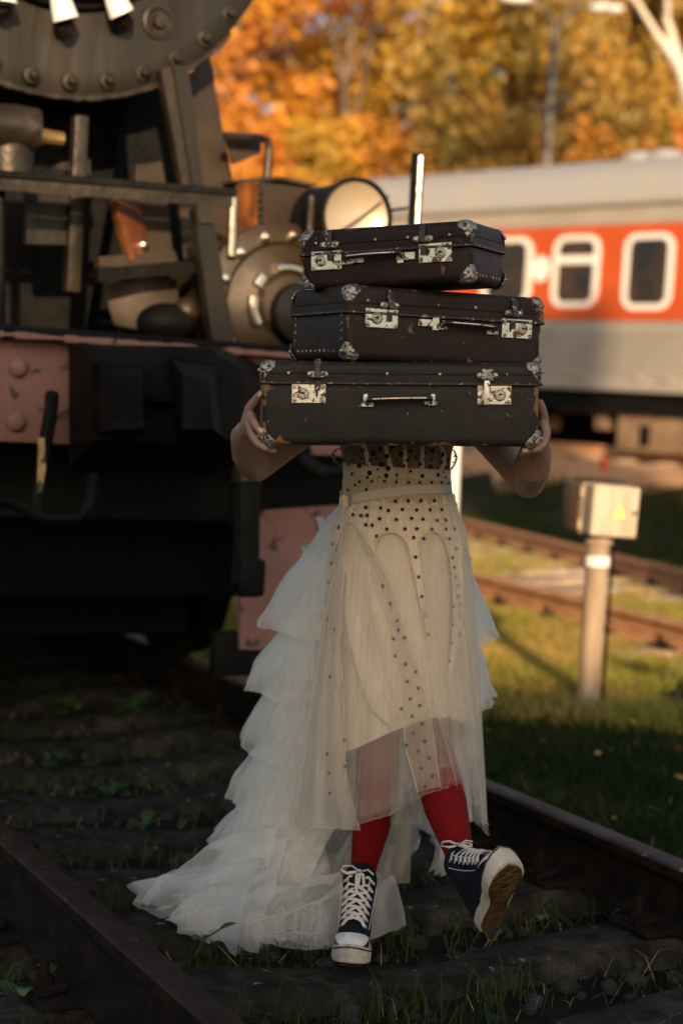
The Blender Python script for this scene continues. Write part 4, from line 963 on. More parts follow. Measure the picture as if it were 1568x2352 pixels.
    # hasps on the lid: hinge plate with a tongue standing up (or closed over the slot)
    for i, hx_ in enumerate(hasp_x):
        zc = zl + .018
        hp = MB().box((hx_, fy - .003, zc), (.034, .004, .014), bev=.0015, seg=1).build('hasp', M['rivetmetal'], o)
        for ax in (-1, 1): MB().lathe([(.0065, 0), (.006, .003), (.003, .005), (0, .0054)], (hx_ + ax * .0165, fy - .003, zc), (0, -1, 0), 12).build('rivet', M['rivetmetal'], hp)
        if closed_hasp == i:
            MB().box((hx_, fy - .008, zl + .020), (.024, .005, .024), bev=.002, seg=2).build('hasp_tongue', M['oldmetal'], hp)
            MB().box((hx_ - .001, fy - .0085, zl - .018), (.0125, .005, .052), bev=.003, seg=2).build('hasp_bar', M['nickel'], hp)
        else:
            tg = Matrix.Rotation(R(-18), 3, 'X')
            MB().box(Vector((hx_, fy - .010, zc + .012)), (.014, .004, .042), tg, bev=.0018, seg=2).build('hasp_tongue', M['piping'], hp)
            MB().cyl((hx_ - .011, fy - .006, zc - .004), (hx_ + .011, fy - .006, zc - .004), .0042, n=10).build('hasp_pin', M['rivetmetal'], hp)
            MB().box((hx_, fy - .005, zl - .006), (.012, .004, .020), bev=.001, seg=1).build('hasp_bar', M['piping'], hp)
    # handle: grip between two bracket plates
    x0, x1, zh, tilt, plates = handle
    hd = MB(); n = 12; P = []
    for i in range(n + 1):
        t_ = i / n; P.append((x0 + (x1 - x0) * t_, fy - .017 - .006 * math.sin(math.pi * t_), zh + tilt * (t_ - .5) + .001 * math.sin(math.pi * t_)))
    hd.tube(P, [.0065] + [.0075] * (n - 1) + [.0065], 12, flat=.8)
    h_ = hd.build('handle', M['handle'], o)
    MB().tube([(a, b - .0066, c + .0012) for a, b, c in P[1:-1]], .0018, 6).build('handle_trim', M['nickel'], h_)
    for xx, zz in ((x0, zh - tilt / 2), (x1, zh + tilt / 2)):
        MB().tube([(xx, fy - .016, zz + .002), (xx, fy - .006, zz - .004), (xx, fy - .002, zz - .010)], .004, 8).build('handle_loop', M['rivetmetal'], h_)
        MB().box((xx, fy - .002, zz - .011), (.030, .004, .010), bev=.002, seg=1).build('handle_bracket', M['rivetmetal'], h_)
    for (xx, zz, w_, h__) in plates: MB().box((xx, fy - .002, zz), (w_, .004, h__), bev=.0012, seg=1).build('handle_plate', M['nickel'], h_)
    # rivet rows
    for P0 in (side_rivets or []):
        nn_, p_ = P0
        MB().lathe([(.0033, 0), (.003, .0014), (0, .002)], p_, nn_, 8).build('rivet', M['rivetmetal'], o)
    for xx in (-.32, -.04, .11, .30):
        MB().lathe([(.0030, 0), (.0028, .0014), (0, .002)], (xx * W * 1.25, fy, zl + (H - zl) * .45), (0, -1, 0), 8).build('rivet', M['rivetmetal'], o)
    return o

def case_rot(yaw, img_slope, pitch=0.0):
    # roll so that the front edges show the given slope in the picture
    ax = Matrix.Rotation(R(yaw), 3, 'Z')
    rl = Matrix.Rotation(CAM_ROLL - math.atan(img_slope), 3, 'Y')     # tilt in the frontal plane
    return (Matrix.Rotation(-(CAM_ROLL - math.atan(img_slope)), 3, 'Y') @ ax @ Matrix.Rotation(R(pitch), 3, 'X'))
def pxm(d): return d / CAM_F * 3.6        # picture units to metres at the cases
# --- bottom case
YF = 3.60
def case_at(px, py, Yfront, D, rot):
    """origin (middle of base) so that the front bottom middle shows at px,py at depth Yfront"""
    p = at(px, py, Yfront); return p - rot @ Vector((0, -D / 2, 0))
W1, D1, H1 = pxm(643), .35, pxm(194)
r1 = case_rot(1.0, .008, 0)
o1 = case_at(919, 1026, YF, D1, r1)
u = lambda px, c: pxm(px - c)                      # picture x to case x
zf = lambda py, base: pxm(base - py)
c1 = suitcase('suitcase', W1, D1, H1, .255, M['case_black'], o1, r1.to_euler(), 'large blackened suitcase at the bottom of the carried stack', 
         [(u(669, 919), u(747, 919), zf(928, 1026), zf(884, 1026), -1), (u(1094, 919), u(1172, 919), zf(928, 1026), zf(884, 1026), 1)],
         (u(842, 919), u(988, 919), zf(917, 1026), .004, [(u(838, 919), zf(914, 1026), .010, .016), (u(992, 919), zf(913, 1026), .010, .016)]),
         [u(728, 919), u(1116, 919)], closed_hasp=1)
# --- middle case: turned so that its left end shows
yaw2 = 24.0
W2, D2, H2 = .480, .32, pxm(172)
r2 = case_rot(yaw2, .040, 0)
corner2 = at(792, 826, 3.60)                       # near bottom corner, front left
o2 = corner2 - r2 @ Vector((-W2 / 2, -D2 / 2, 0))
o2.z = max(o2.z, 0)
def cx2(px): return -W2 / 2 + (px - 792) / (1250 - 792) * W2
def cz2(px, py):                                    # height above the base at that px
    top = np.interp(px, [792, 1250], [648, 668]); bot = np.interp(px, [792, 1250], [828, 834]); return (bot - py) / (bot - top) * H2
riv2 = [((-1, 0, 0), (-W2 / 2 + .003, y, .020)) for y in np.linspace(-D2 / 2 + .07, D2 / 2 - .05, 9)]
riv2 += [((-1, 0, 0), (-W2 / 2 + .003, y, z)) for y in (-D2 / 2 + .03, D2 / 2 - .03) for z in np.linspace(.045, .095, 4)]
c2 = suitcase('suitcase', W2, D2, H2, .36, M['case_brown'], o2, r2.to_euler(), 'brown suitcase in the middle of the stack, turned to show its left end',
         [(cx2(833), cx2(906), cz2(870, 750), cz2(870, 704), -1), (cx2(1148), cx2(1220), cz2(1184, 764), cz2(1184, 719), 1)],
         (cx2(1005), cx2(1125), cz2(1065, 737), -.004, [(cx2(968), cz2(968, 734), .034, .016), (cx2(992), cz2(992, 736), .016, .028)]),
         [cx2(885), cx2(1172)], side_rivets=riv2)
# --- top case: its right end shows
yaw3 = -20.0
W3_, D3, H3_ = pxm(397) / math.cos(R(20)), .275, pxm(142)
r3 = case_rot(yaw3, -.030, 0)
corner3 = at(1086, 648, 3.60)                      # near bottom corner, front right
o3 = corner3 - r3 @ Vector((W3_ / 2, -D3 / 2, 0))
def cx3(px): return W3_ / 2 - (1086 - px) / (1086 - 692) * W3_
def cz3(px, py):
    top = np.interp(px, [692, 1086], [520, 500]); bot = np.interp(px, [692, 1086], [662, 645]); return (bot - py) / (bot - top) * H3_
riv3 = [((1, 0, 0), (W3_ / 2 - .003, y, .018)) for y in np.linspace(-D3 / 2 + .06, D3 / 2 - .05, 7)]
c3 = suitcase('suitcase', W3_, D3, H3_, .40, M['case_red'], o3, r3.to_euler(), 'small dark maroon suitcase on top of the stack',
         [(cx3(719), cx3(790), cz3(755, 612), cz3(755, 568), -1), (cx3(967), cx3(1041), cz3(1004, 598), cz3(1004, 553), 1)],
         (cx3(800), cx3(930), cz3(865, 580), .002, [(cx3(943), cz3(943, 582), .030, .016), (cx3(925), cz3(925, 586), .014, .024), (cx3(826), cz3(826, 592), .03, .01)]),
         [cx3(765), cx3(978)], side_rivets=riv3)
print('case bases', o1[:], o2[:], o3[:], 'tops', o1.z + H1, o2.z + H2)

# ================================================================== THE WALKING WOMAN
PO = gnd(850, 2200, 0.0); PO.y = 4.1
woman = empty('person', PO, (0, 0, 0), 'woman in polka-dot bodice, cream tulle skirt and red tights, hidden behind suitcases', 'person')
def wp(mb, name, m, parent=woman, **k): return mb.build(name, m if not isinstance(m, str) else M[m], parent, PO, **k)
def ringtube(rows, n=24):
    """closed elliptical rings: (centre px x, px y, half-width px, depth Y, half-depth m)"""
    pts = []
    for xc, y, hw, Y, ry in rows:
        c = at(xc, y, Y); h = hw / CAM_F * Y
        for j in range(n):
            q = 2 * math.pi * j / n; pts.append((c.x + h * math.sin(q), c.y - ry * math.cos(q), c.z))
    k = len(rows); mb = MB().grid(pts, k, n, True); mb.add(pts[:n], [tuple(range(n))]); mb.add(pts[-n:], [tuple(range(n))[::-1]]); return mb
YB = 4.17
body = MB()
tor = ringtube([(926, 1330, 120, YB, .10), (926, 1290, 150, YB, .125), (924, 1235, 146, YB, .125), (920, 1180, 126, YB, .105), (916, 1130, 119, YB, .092), (913, 1080, 120, YB - .005, .094), (910, 1030, 128, YB - .01, .104),
                (908, 975, 140, YB - .01, .115), (907, 930, 148, YB, .11), (907, 890, 152, YB, .085), (907, 868, 120, YB + .005, .065), (908, 850, 60, YB + .005, .05)])
body.add(tor.v, tor.f)
for sx in (-1, 1): body.ball(at(908 + sx * 62, 955, YB - .075), .062)
def limb(mb, pts):
    P = [(at(*p[:3]), p[3]) for p in pts]
    for (a, ra), (b, rb) in zip(P[:-1], P[1:]): mb.cone2(a, b, ra, rb)
# neck and head (behind the cases), face turned to the camera
HD = at(906, 722, YB - .02)
body.cone2(at(908, 850, YB + .005), HD + Vector((0, .01, -.06)), .05, .047)
body.ball(HD + Vector((0, .012, .025)), .088, (.86, 1.04, 1.08)); body.ball(HD + Vector((0, -.022, -.045)), .060, (.92, .95, 1.05)); body.ball(HD + Vector((0, -.05, -.088)), .022)
body.cone2(HD + Vector((0, -.082, .012)), HD + Vector((0, -.100, -.024)), .009, .014); body.ball(HD + Vector((0, -.074, -.056)), .018, (1.2, .6, .42))
for sx in (-1, 1):
    body.ball(HD + Vector((sx * .079, .015, -.008)), .022, (.35, .8, 1.25)); body.ball(HD + Vector((sx * .032, -.066, -.02)), .026, (1, .7, .8)); body.ball(HD + Vector((sx * .031, -.076, .028)), .020, (1.3, .5, .35))
# arms (her right arm is on the left of the picture)
ELL, WRL = (588, 1068, 3.97), (566, 990, 3.775); ELR, WRR = (1213, 1108, 3.97), (1232, 1010, 3.80)
limb(body, [(772, 898, YB, .062), (690, 985, YB - .09, .047), (*ELL, .040)])
limb(body, [(*ELL, .040), (574, 1040, 3.90, .043), (563, 1005, 3.82, .034), (*WRL, .026)])
limb(body, [(1046, 902, YB, .062), (1130, 1005, YB - .09, .047), (*ELR, .038)])
limb(body, [(*ELR, .036), (1222, 1070, 3.90, .043), (1230, 1035, 3.85, .035), (*WRR, .026)])
# hands: palm of several bones, five fingers of three joints each, closed round the bottom case
def fing(mb, pts, r0, r1):
    P = [at(*p) for p in pts]; n = len(P)
    for i in range(n - 1): mb.cone2(P[i], P[i + 1], r0 + (r1 - r0) * i / (n - 1), r0 + (r1 - r0) * (i + 1) / (n - 1), 10)
def palm(mb, wrist, knk, r=.0135):
    for k_ in knk: mb.cone2(at(*wrist), at(*k_), .018, r, 10)
    for a_, b_ in zip(knk[:-1], knk[1:]): mb.cone2(at(*a_), at(*b_), r, r, 10)
KL = [(577, 958, 3.672), (573, 974, 3.668), (574, 988, 3.678), (578, 1000, 3.700)]
palm(body, WRL, KL)
for k_ in KL[:3]: body.cone2(at((WRL[0] + k_[0]) / 2, (WRL[1] + k_[1]) / 2, (WRL[2] + k_[2]) / 2), at(*k_), .02, .0135, 10)
fing(body, [(566, 972, 3.745), (574, 938, 3.715), (588, 918, 3.695), (600, 903, 3.685)], .0145, .0088)            # thumb
fing(body, [KL[0], (582, 968, 3.625), (590, 981, 3.602), (597, 993, 3.600)], .0105, .0072)
fing(body, [KL[1], (579, 998, 3.620), (590, 1018, 3.604), (610, 1031, 3.606)], .0108, .0074)
fing(body, [KL[2], (583, 1010, 3.640), (599, 1029, 3.632), (630, 1036, 3.640)], .0105, .0072)
fing(body, [KL[3], (590, 1018, 3.672), (606, 1033, 3.668), (628, 1039, 3.676)], .0092, .0064)
KR = [(1247, 976, 3.690), (1251, 992, 3.690), (1250, 1006, 3.698), (1246, 1018, 3.716)]
palm(body, WRR, KR)
for k_ in KR[:3]: body.cone2(at((WRR[0] + k_[0]) / 2, (WRR[1] + k_[1]) / 2, (WRR[2] + k_[2]) / 2), at(*k_), .02, .0135, 10)
fing(body, [(1244, 985, 3.765), (1247, 958, 3.735), (1243, 938, 3.715), (1240, 925, 3.705)], .0140, .0088)
fing(body, [KR[0], (1252, 1000, 3.650), (1246, 1022, 3.632), (1226, 1034, 3.628)], .0105, .0074)
fing(body, [KR[1], (1250, 1014, 3.645), (1238, 1033, 3.636), (1202, 1037, 3.640)], .0105, .0074)
fing(body, [KR[2], (1247, 1024, 3.665), (1230, 1040, 3.662), (1196, 1043, 3.668)], .0100, .0070)
fing(body, [KR[3], (1242, 1032, 3.69), (1226, 1044, 3.69), (1200, 1046, 3.695)], .0092, .0064)
# legs
HPL, KNL, ANL = (872, 1310, YB), (868, 1690, 4.06), (826, 2052, 4.12)
HPR, KNR, ANR = (985, 1310, YB), (982, 1700, 4.10), (1062, 1992, 3.805)
LEGL = [(*HPL, .085), (870, 1480, 4.11, .072), (*KNL, .052), (866, 1800, 4.08, .054), (858, 1870, 4.10, .051), (836, 1985, 4.12, .034), (*ANL, .031)]
LEGR = [(*HPR, .085), (988, 1490, 4.12, .073), (*KNR, .053), (1008, 1790, 4.01, .057), (1022, 1850, 3.955, .053), (1050, 1945, 3.85, .036), (*ANR, .031)]
limb(body, [(a, b, c, r_ * .93) for a, b, c, r_ in LEGL]); limb(body, [(a, b, c, r_ * .93) for a, b, c, r_ in LEGR])
skin = wp(body, 'body', 'skin', remesh=.0034, smooth_iter=6)
# nails
def nail(p, d, up, s_=.0055):
    z = Vector(up).normalized(); x = Vector(d).normalized(); y = z.cross(x).normalized(); m3 = Matrix((x, y, z)).transposed()
    wp(MB().ball(at(*p), s_, (1.25, .8, .25), m3, 10, 6), 'fingernail', 'nail', skin)
nail((598, 989, 3.5935), (.5, 0, -1), (-.5, -1, 0)); nail((1205, 1034, 3.632), (-1, 0, 0), (-.1, -1, .1)); nail((597, 905, 3.676), (.4, 0, 1), (-.3, -1, .1))
# eyes, hair
for sx in (-1, 1):
    e_ = wp(MB().ball(HD + Vector((sx * .031, -.0755, .012)), .0115), 'eye', 'white', skin); wp(MB().ball(HD + Vector((sx * .031, -.0825, .012)), .0055), 'iris', 'hair', skin)
hair = MB().ball(HD + Vector((0, .03, .04)), .098, (.93, 1.0, 1.0)); hair.cone2(HD + Vector((0, .07, .0)), HD + Vector((0, .10, -.20)), .075, .05)
for sx in (-1, 1): hair.cone2(HD + Vector((sx * .07, .0, .05)), HD + Vector((sx * .082, .035, -.16)), .034, .022)
wp(hair, 'hair', 'hair', remesh=.006, smooth_iter=4)
# tights over both legs
tg_ = MB(); limb(tg_, LEGL); limb(tg_, LEGR)
tt_ = ringtube([(926, 1330, 130, YB, .11), (926, 1290, 152, YB, .13), (924, 1235, 148, YB, .13)]); tg_.add(tt_.v, tt_.f)
wp(tg_, 'tights', 'tights', remesh=.005, smooth_iter=8)

# ---------------------------------------------------------------- sneakers
def shoe(toe, heel_dir_from_toe, up, size=.268, name='sneaker'):
    """toe: world point under the toe tip; local x from heel to toe, z up out of the sole"""
    xd = (-Vector(heel_dir_from_toe)).normalized(); zd = Vector(up); zd = (zd - xd * zd.dot(xd)).normalized(); yd = zd.cross(xd)
    m4 = Matrix((xd, yd, zd)).transposed().to_4x4(); m4.translation = Vector(toe) - xd * size
    k = size / .268
    def tf(mb): mb.v = [tuple(m4 @ (Vector(v) * k)) for v in mb.v]; return mb
    # sole outline
    xs = [0, .012, .035, .07, .11, .15, .185, .215, .24, .257, .268]
    wl = [.0, .020, .029, .032, .031, .036, .043, .045, .038, .024, .0]; wr = [.0, .020, .029, .031, .028, .031, .041, .044, .036, .022, .0]
    n = 40; out = []
    for i in range(n + 1): t_ = math.pi * i / n; x = .134 * (1 - math.cos(t_)); out.append((x, interp(x, xs, wl)))
    for i in range(n - 1, 0, -1): t_ = math.pi * i / n; x = .134 * (1 - math.cos(t_)); out.append((x, -interp(x, xs, wr)))
    def spring(x): return .012 * max(0, (x - .19) / .078) ** 2
    def loft(levels):
        pts = []; cnt = len(out); cx_, cy_ = .134, 0
        for z, g in levels:
            for x, y in out:
                L_ = math.hypot(x - cx_, y) or 1; pts.append((x + (x - cx_) / L_ * g, y + y / L_ * g, z(x) if callable(z) else z + spring(x)))
        mb = MB().grid(pts, len(levels), cnt, True); mb.add(pts[:cnt], [tuple(range(cnt))]); mb.add(pts[-cnt:], [tuple(range(cnt))[::-1]]); return mb
    root = wp(tf(loft([(.0, -.003), (.003, .003), (.014, .0045), (.024, .004), (lambda x: .030 + spring(x) + .014 * max(0, (x - .21) / .058), .002), (lambda x: .030 + spring(x) + .014 * max(0, (x - .21) / .058), -.008)])), 'sneaker', 'rubber', angle=50)
    root.name = name
    ln = MB().tube([(x * 1.0 + (x - .134) / (math.hypot(x - .134, y) or 1) * .0045, y + y / (math.hypot(x - .134, y) or 1) * .0045, .0265 + spring(x) + .014 * max(0, (x - .21) / .058)) for x, y in out], .0017, 6, True)
    wp(tf(ln), 'stripe', 'navy_line', root)
    wp(tf(loft([(-.0035, -.009), (-.0005, -.007), (.001, -.007)])), 'outsole', 'sole', root)
    tread = MB()
    for i in range(9):
        x = .145 + i * .0125; hw = interp(x, xs, wr) - .012; sw = .006 if i % 2 else -.006
        tread.tube([(x - sw, -hw, -.004 + spring(x)), (x + sw, 0, -.0045 + spring(x)), (x - sw, hw, -.004 + spring(x))], .0024, 6)
    heel_t = MB()
    for i in range(5): x = .025 + i * .014; hw = .020; heel_t.tube([(x, -hw, -.004), (x + .005, 0, -.0045), (x, hw, -.004)], .0024, 6)
    wp(tf(tread), 'tread', 'sole', root); wp(tf(heel_t), 'heel_tread', 'sole', root)
    # canvas upper with high collar
    up_ = MB()
    up_.cone2((.228, 0, .035), (.19, 0, .046), .030, .037); up_.cone2((.19, 0, .046), (.14, 0, .062), .037, .038); up_.cone2((.14, 0, .062), (.085, 0, .092), .038, .040)
    up_.cone2((.085, 0, .092), (.062, 0, .128), .040, .041); up_.cone2((.062, 0, .128), (.058, 0, .150), .041, .043); up_.cone2((.04, 0, .045), (.06, 0, .11), .033, .041); up_.cone2((.04, 0, .04), (.20, 0, .038), .034, .040)
    up_.cone2((.03, 0, .035), (.038, 0, .06), .027, .03)
    u_ = wp(tf(up_), 'upper', 'canvas', root, remesh=.004, smooth_iter=5)
    tg2 = []
    for i in range(9):
        t_ = i / 8
        for j in range(7):
            q = (j - 3) / 3; x = .150 - .055 * t_; z = .098 + .088 * t_ + .004 * math.sin(t_ * 3); wdt = .026 + .008 * t_
            tg2.append((x - .018 * q * q * (.5 + t_), q * wdt * (1 if t_ < .8 else 1 - .5 * (t_ - .8) / .2 * abs(q)), z - .010 * q * q - (0.016 * q * q if t_ > .85 else 0)))
    tob = wp(tf(MB().grid(tg2, 9, 7)), 'tongue', 'canvas', root, angle=80); md = tob.modifiers.new('t', 'SOLIDIFY'); md.thickness = .004
    # toe cap and its bumper
    tcap = []
    for i in range(9):
        t_ = i / 8
        for j in range(13):
            q = -1 + 2 * j / 12; x = .262 - .050 * t_ - .010 * q * q * t_; wdt = interp(x, xs, wl) * .90
            z = .046 + .026 * math.sin(t_ * math.pi / 2) * (1 - .62 * q * q); tcap.append((x, q * wdt, z))
    tc_ = wp(tf(MB().grid(tcap, 9, 13)), 'toe_cap', 'cap', root, angle=80); md = tc_.modifiers.new('t', 'SOLIDIFY'); md.thickness = .003
    # laces crossing over the tongue, eyelets on both sides, a bow on top
    rows = 7; ey = []
    for i in range(rows):
        t_ = i / (rows - 1); x = .186 - .098 * t_; z = .090 + .060 * t_ + .016 * t_ * t_; hw = .022 + .007 * t_; ey.append((x, hw, z))
    lc = MB()
    for i in range(rows):
        x, hw, z = ey[i]
        for sd in (-1, 1):
            if i + 1 < rows:
                x2, hw2, z2 = ey[i + 1]
                P = [(x, sd * (hw + .004), z - .013), (x - .002, sd * hw * .8, z + .001), (x * .5 + x2 * .5 + .004, 0, (z + z2) / 2 + .010 + .0012 * sd), (x2 + .002, -sd * hw2 * .8, z2 + .001), (x2, -sd * (hw2 + .004), z2 - .013)]
                lc.tube(P, .0042, 8, flat=.42, up=(.5, 0, .85))
    x, hw, z = ey[0]; lc.tube([(x, -hw - .004, z - .013), (x + .002, -hw * .7, z + .002), (x + .003, 0, z + .007), (x + .002, hw * .7, z + .002), (x, hw + .004, z - .013)], .0042, 8, flat=.42, up=(.5, 0, .85))
    wp(tf(lc), 'laces', 'lace', root, angle=80)
    bw = MB(); kx, kz = ey[-1][0] + .004, ey[-1][2] + .014
    bw.ball((kx, 0, kz), .0065)
    bw.tube([(kx, 0, kz), (kx + .006, -.018, kz + .014), (kx + .012, -.038, kz + .014), (kx + .014, -.044, kz + .004), (kx + .012, -.030, kz - .003), (kx, 0, kz)], .0036, 8, flat=.5)
    bw.tube([(kx, 0, kz), (kx + .012, .010, kz - .004), (kx + .030, .014, kz - .022), (kx + .038, .008, kz - .032), (kx + .034, .0, kz - .026), (kx + .016, .002, kz - .006), (kx, 0, kz)], .0036, 8, flat=.5)
    bw.tube([(kx, 0, kz), (kx + .012, -.006, kz - .005), (kx + .034, -.004, kz - .028), (kx + .045, .001, kz - .042)], .0034, 8, flat=.5)
    bw.tube([(kx, 0, kz), (kx, .02, kz + .006), (kx + .003, .034, kz - .004)], .0034, 8, flat=.5)
    wp(tf(bw), 'lace_bow', 'lace', root, angle=80)
    for x, hw, z in ey:
        for sd in (-1, 1):
            c_ = Vector((x, sd * (hw + .0065), z - .014)); wp(tf(MB().lathe([(.0045, -.001), (.005, .0006), (.0038, .0014), (.0022, .0008)], c_, (0.25, sd, .45), 10)), 'eyelet', 'eyelet', root)
    st = MB()
    for sd in (-1, 1):
        P = [(ex + .004, sd * (hw - .003), z - .004) for ex, hw, z in ey]; st.tube(P, .0012, 5)
        st.tube([(ex - .010, sd * (hw + .0135), z - .024) for ex, hw, z in ey], .0010, 5)
    wp(tf(st), 'stitching', 'thread', root)
    return root
toeL = gnd(800, 2226, 0.0); print('stance toe', toeL[:])
sL = shoe(toeL + Vector((0, 0, .001)), Vector((.09, 1, 0)), (0, 0, 1)); 
heelR = at(1120, 2142, 3.74); dR = Vector((.08, -.66, .75)).normalized(); print('raised heel z', heelR.z)
sR = shoe(heelR + dR * .268, -dR, (-.45, .65, .60))

# ---------------------------------------------------------------- dress: every layer is a surface of rings round the body
class Layer:
    """rings in picture units (y of the ring's middle, left x, right x), depth of the axis and half-depth"""
    def __init__(s, ys, xl, xr, Yc, ry): s.ys, s.xl, s.xr, s.ry = ys, xl, xr, ry; s.Yc = Yc if hasattr(Yc, '__len__') else [Yc] * len(ys)
    def pt(s, y, th, out=0.0):
        xl, xr, Yc, ry = (interp(y, s.ys, q) for q in (s.xl, s.xr, s.Yc, s.ry))
        xc, hw = (xl + xr) / 2, (xr - xl) / 2; c = at(xc, y, Yc); h = hw / CAM_F * Yc
        return Vector((c.x - (h + out) * math.sin(th), Yc - (ry + out) * math.cos(th), c.z))
    def solve(s, px, py, out=0.0):
        """point of the front of this layer that shows at px, py"""
        y = py; xl, xr = interp(y, s.ys, s.xl), interp(y, s.ys, s.xr); q = max(-.97, min(.97, ((xl + xr) / 2 - px) / ((xr - xl) / 2)))
        for _ in range(12):
            p = s.pt(y, math.asin(q), out); X, Y = proj(p); y += (py - Y) * .9; q = max(-.985, min(.985, q + (X - px) / max(20, (interp(y, s.ys, s.xr) - interp(y, s.ys, s.xl)) / 2)))
        return y, math.asin(q)
    def front(s, px, py, out=0.0): y, th = s.solve(px, py, out); return s.pt(y, th, out)
    def normal(s, y, th):
        a = s.pt(y, th + .02) - s.pt(y, th - .02); b = s.pt(y + 3, th) - s.pt(y - 3, th); n = a.cross(b).normalized(); return n if n.y < 0 else -n
def folds(seed, freqs):
    r = random.Random(seed); T_ = [(f, r.uniform(0, 6.28), r.uniform(.6, 1.2)) for f in freqs]
    def f(th, drift=0.0):
        v = 0
        for i, (n, ph, a) in enumerate(T_):
            s_ = math.sin(n * th + ph + drift * (i - 1)); v += a * ((1 - 2 * math.sqrt(s_ * s_ + .012)) if i % 2 else s_) / (1 + .35 * i)
        return v / len(T_) * 1.4
    return f
def cloth(layer, y0, y1, th0, th1, ff, amp0, amp1, nu=50, nv=220, hem=None, out=0.0, crump=0.0, cseed=0, power=1.0):
    pts = []
    for i in range(nu + 1):
        t_ = i / nu
        for j in range(nv + 1):
            th = th0 + (th1 - th0) * j / nv; yb = hem(th) if hem else y1; y = y0 + (yb - y0) * t_
            d = (amp0 + (amp1 - amp0) * t_ ** power) * ff(th, t_ * .35) * (.3 + .7 * math.cos(th) ** 2) + out
            if crump: d += crump * t_ * mnoise.noise(Vector((th * 7, t_ * 6, cseed))) + crump * .5 * t_ * mnoise.noise(Vector((th * 19, t_ * 13, cseed + 4)))
            pts.append(layer.pt(y, th, d))
    return MB().grid(pts, nu + 1, nv + 1)
def dots(layer, lst, name, m, parent, out=.003, scale=1.0):
    for px, py, r_ in lst:
        y, th = layer.solve(px, py, out); p = layer.pt(y, th, out); n = layer.normal(y, th); rad = 1.12 * r_ / CAM_F * p.y * scale
        a = Vector((0, 0, 1)); a = (a - n * a.dot(n)).normalized(); b = n.cross(a)
        ring = [p + (a * math.cos(q) * 1.08 + b * math.sin(q)) * rad for q in np.linspace(0, 2 * math.pi, 15)[:-1]]
        yield ring, n
def put_dots(layer, lst, name, m, parent, out=.003):
    for ring, n in dots(layer, lst, name, m, parent, out):
        k = len(ring); mb = MB(); mb.add([q + n * .0006 for q in ring] + [q - n * .0006 for q in ring], [tuple(range(k)), tuple(range(2 * k - 1, k - 1, -1))] + [(i, (i + 1) % k, k + (i + 1) % k, k + i) for i in range(k)])
        wp(mb, name, m, parent)
D2R = math.pi / 180
# bodice ----------------------------------------------------------
BOD = Layer([900, 960, 1010, 1032, 1070, 1095, 1112, 1145], [770, 772, 777, 780, 787, 790, 789, 789], [1052, 1050, 1044, 1037, 1034, 1033, 1034, 1038], 4.165, [.125, .130, .124, .116, .108, .104, .104, .104])
bod = wp(cloth(BOD, 905, 1112, -math.pi, math.pi, lambda a, b: 0, 0, 0, 20, 120), 'bodice', 'mesh_bodice', angle=80)
wp(cloth(BOD, 1070, 1097, -math.pi, math.pi, lambda a, b: 0, 0, 0, 4, 120, out=.002), 'bodice_band', 'slip', bod, angle=80)
cropd = lambda x, y: (747.25 + .2109 * x, 1010.6 + .2109 * y)
for P in ([(400, 20), (440, 120), (465, 250), (495, 410)], [(640, 20), (672, 150), (705, 290), (722, 412)], [(850, 20), (866, 160), (868, 300), (866, 412)], [(1055, 20), (1052, 180), (1050, 300), (1035, 408)], [(1240, 20), (1290, 160), (1290, 260), (1250, 330)]):
    q = [BOD.front(*cropd(x, y), .004) for x, y in P]
    wp(MB().tube(q, .0052, 8, flat=.25, up=(0, -1, 0)), 'boning', 'slip', bod, angle=80)
bd = [(405,107,26),(520,143,28),(670,175,24),(822,150,26),(850,90,12),(697,125,12),(1168,113,26),(1015,160,12),(1085,135,14),(985,192,17),(1160,208,15),(1278,158,20),(1035,262,15),(890,222,15),(780,213,12),(557,198,12),(485,220,16),(392,200,15),(318,152,14),(238,108,12),(232,190,10),(203,218,15),(290,226,10),(250,262,15),(367,280,25),(458,276,10),(610,265,28),(682,310,24),(792,268,12),(855,283,15),(1140,293,22),(1260,245,15),(1072,215,9),(1228,292,12),(1318,215,9),(1338,218,14),(1318,292,14),(570,320,12),(480,360,25),(288,368,18),(660,388,22),(778,380,14),(927,342,15),(1055,392,20),(1225,380,20),(1287,350,8),(1310,408,12),(455,408,14),(582,408,10),(500,60,14),(600,100,20),(275,70,16),(720,70,26),(925,120,18),(1090,60,14)]
put_dots(BOD, [(*cropd(x, y), r_ * .2109) for x, y, r_ in bd], 'dot', 'dot', bod, .0062)
# small net flounces standing out at both sides
for sx, P in ((-1, [(783, 1030), (768, 1034), (762, 1046), (770, 1062), (788, 1074)]), (1, [(1034, 1030), (1043, 1036), (1048, 1050), (1044, 1066), (1036, 1078)])):
    pts = []
    for px, py in P:
        for k_ in range(7): pts.append(at(px + sx * 3 * math.sin(k_ * 1.1), py, 4.10 + k_ * .02))
    fl = wp(MB().grid(pts, len(P), 7), 'side_flounce', 'ribbonnet', bod, angle=80)
    wp(MB().tube([at(px, py, 4.10) for px, py in P], .0016, 6), 'flounce_edge', 'dot_grey', fl)
    for px, py, r_ in ((767, 1045, 2.6), (775, 1054, 2.2), (771, 1037, 1.6), (1043, 1048, 2.4), (1040, 1062, 2.0)):
        if (px < 900) == (sx < 0): wp(MB().ball(at(px, py, 4.094), r_ / CAM_F * 4.1, (1, .25, 1)), 'dot', 'dot', fl)
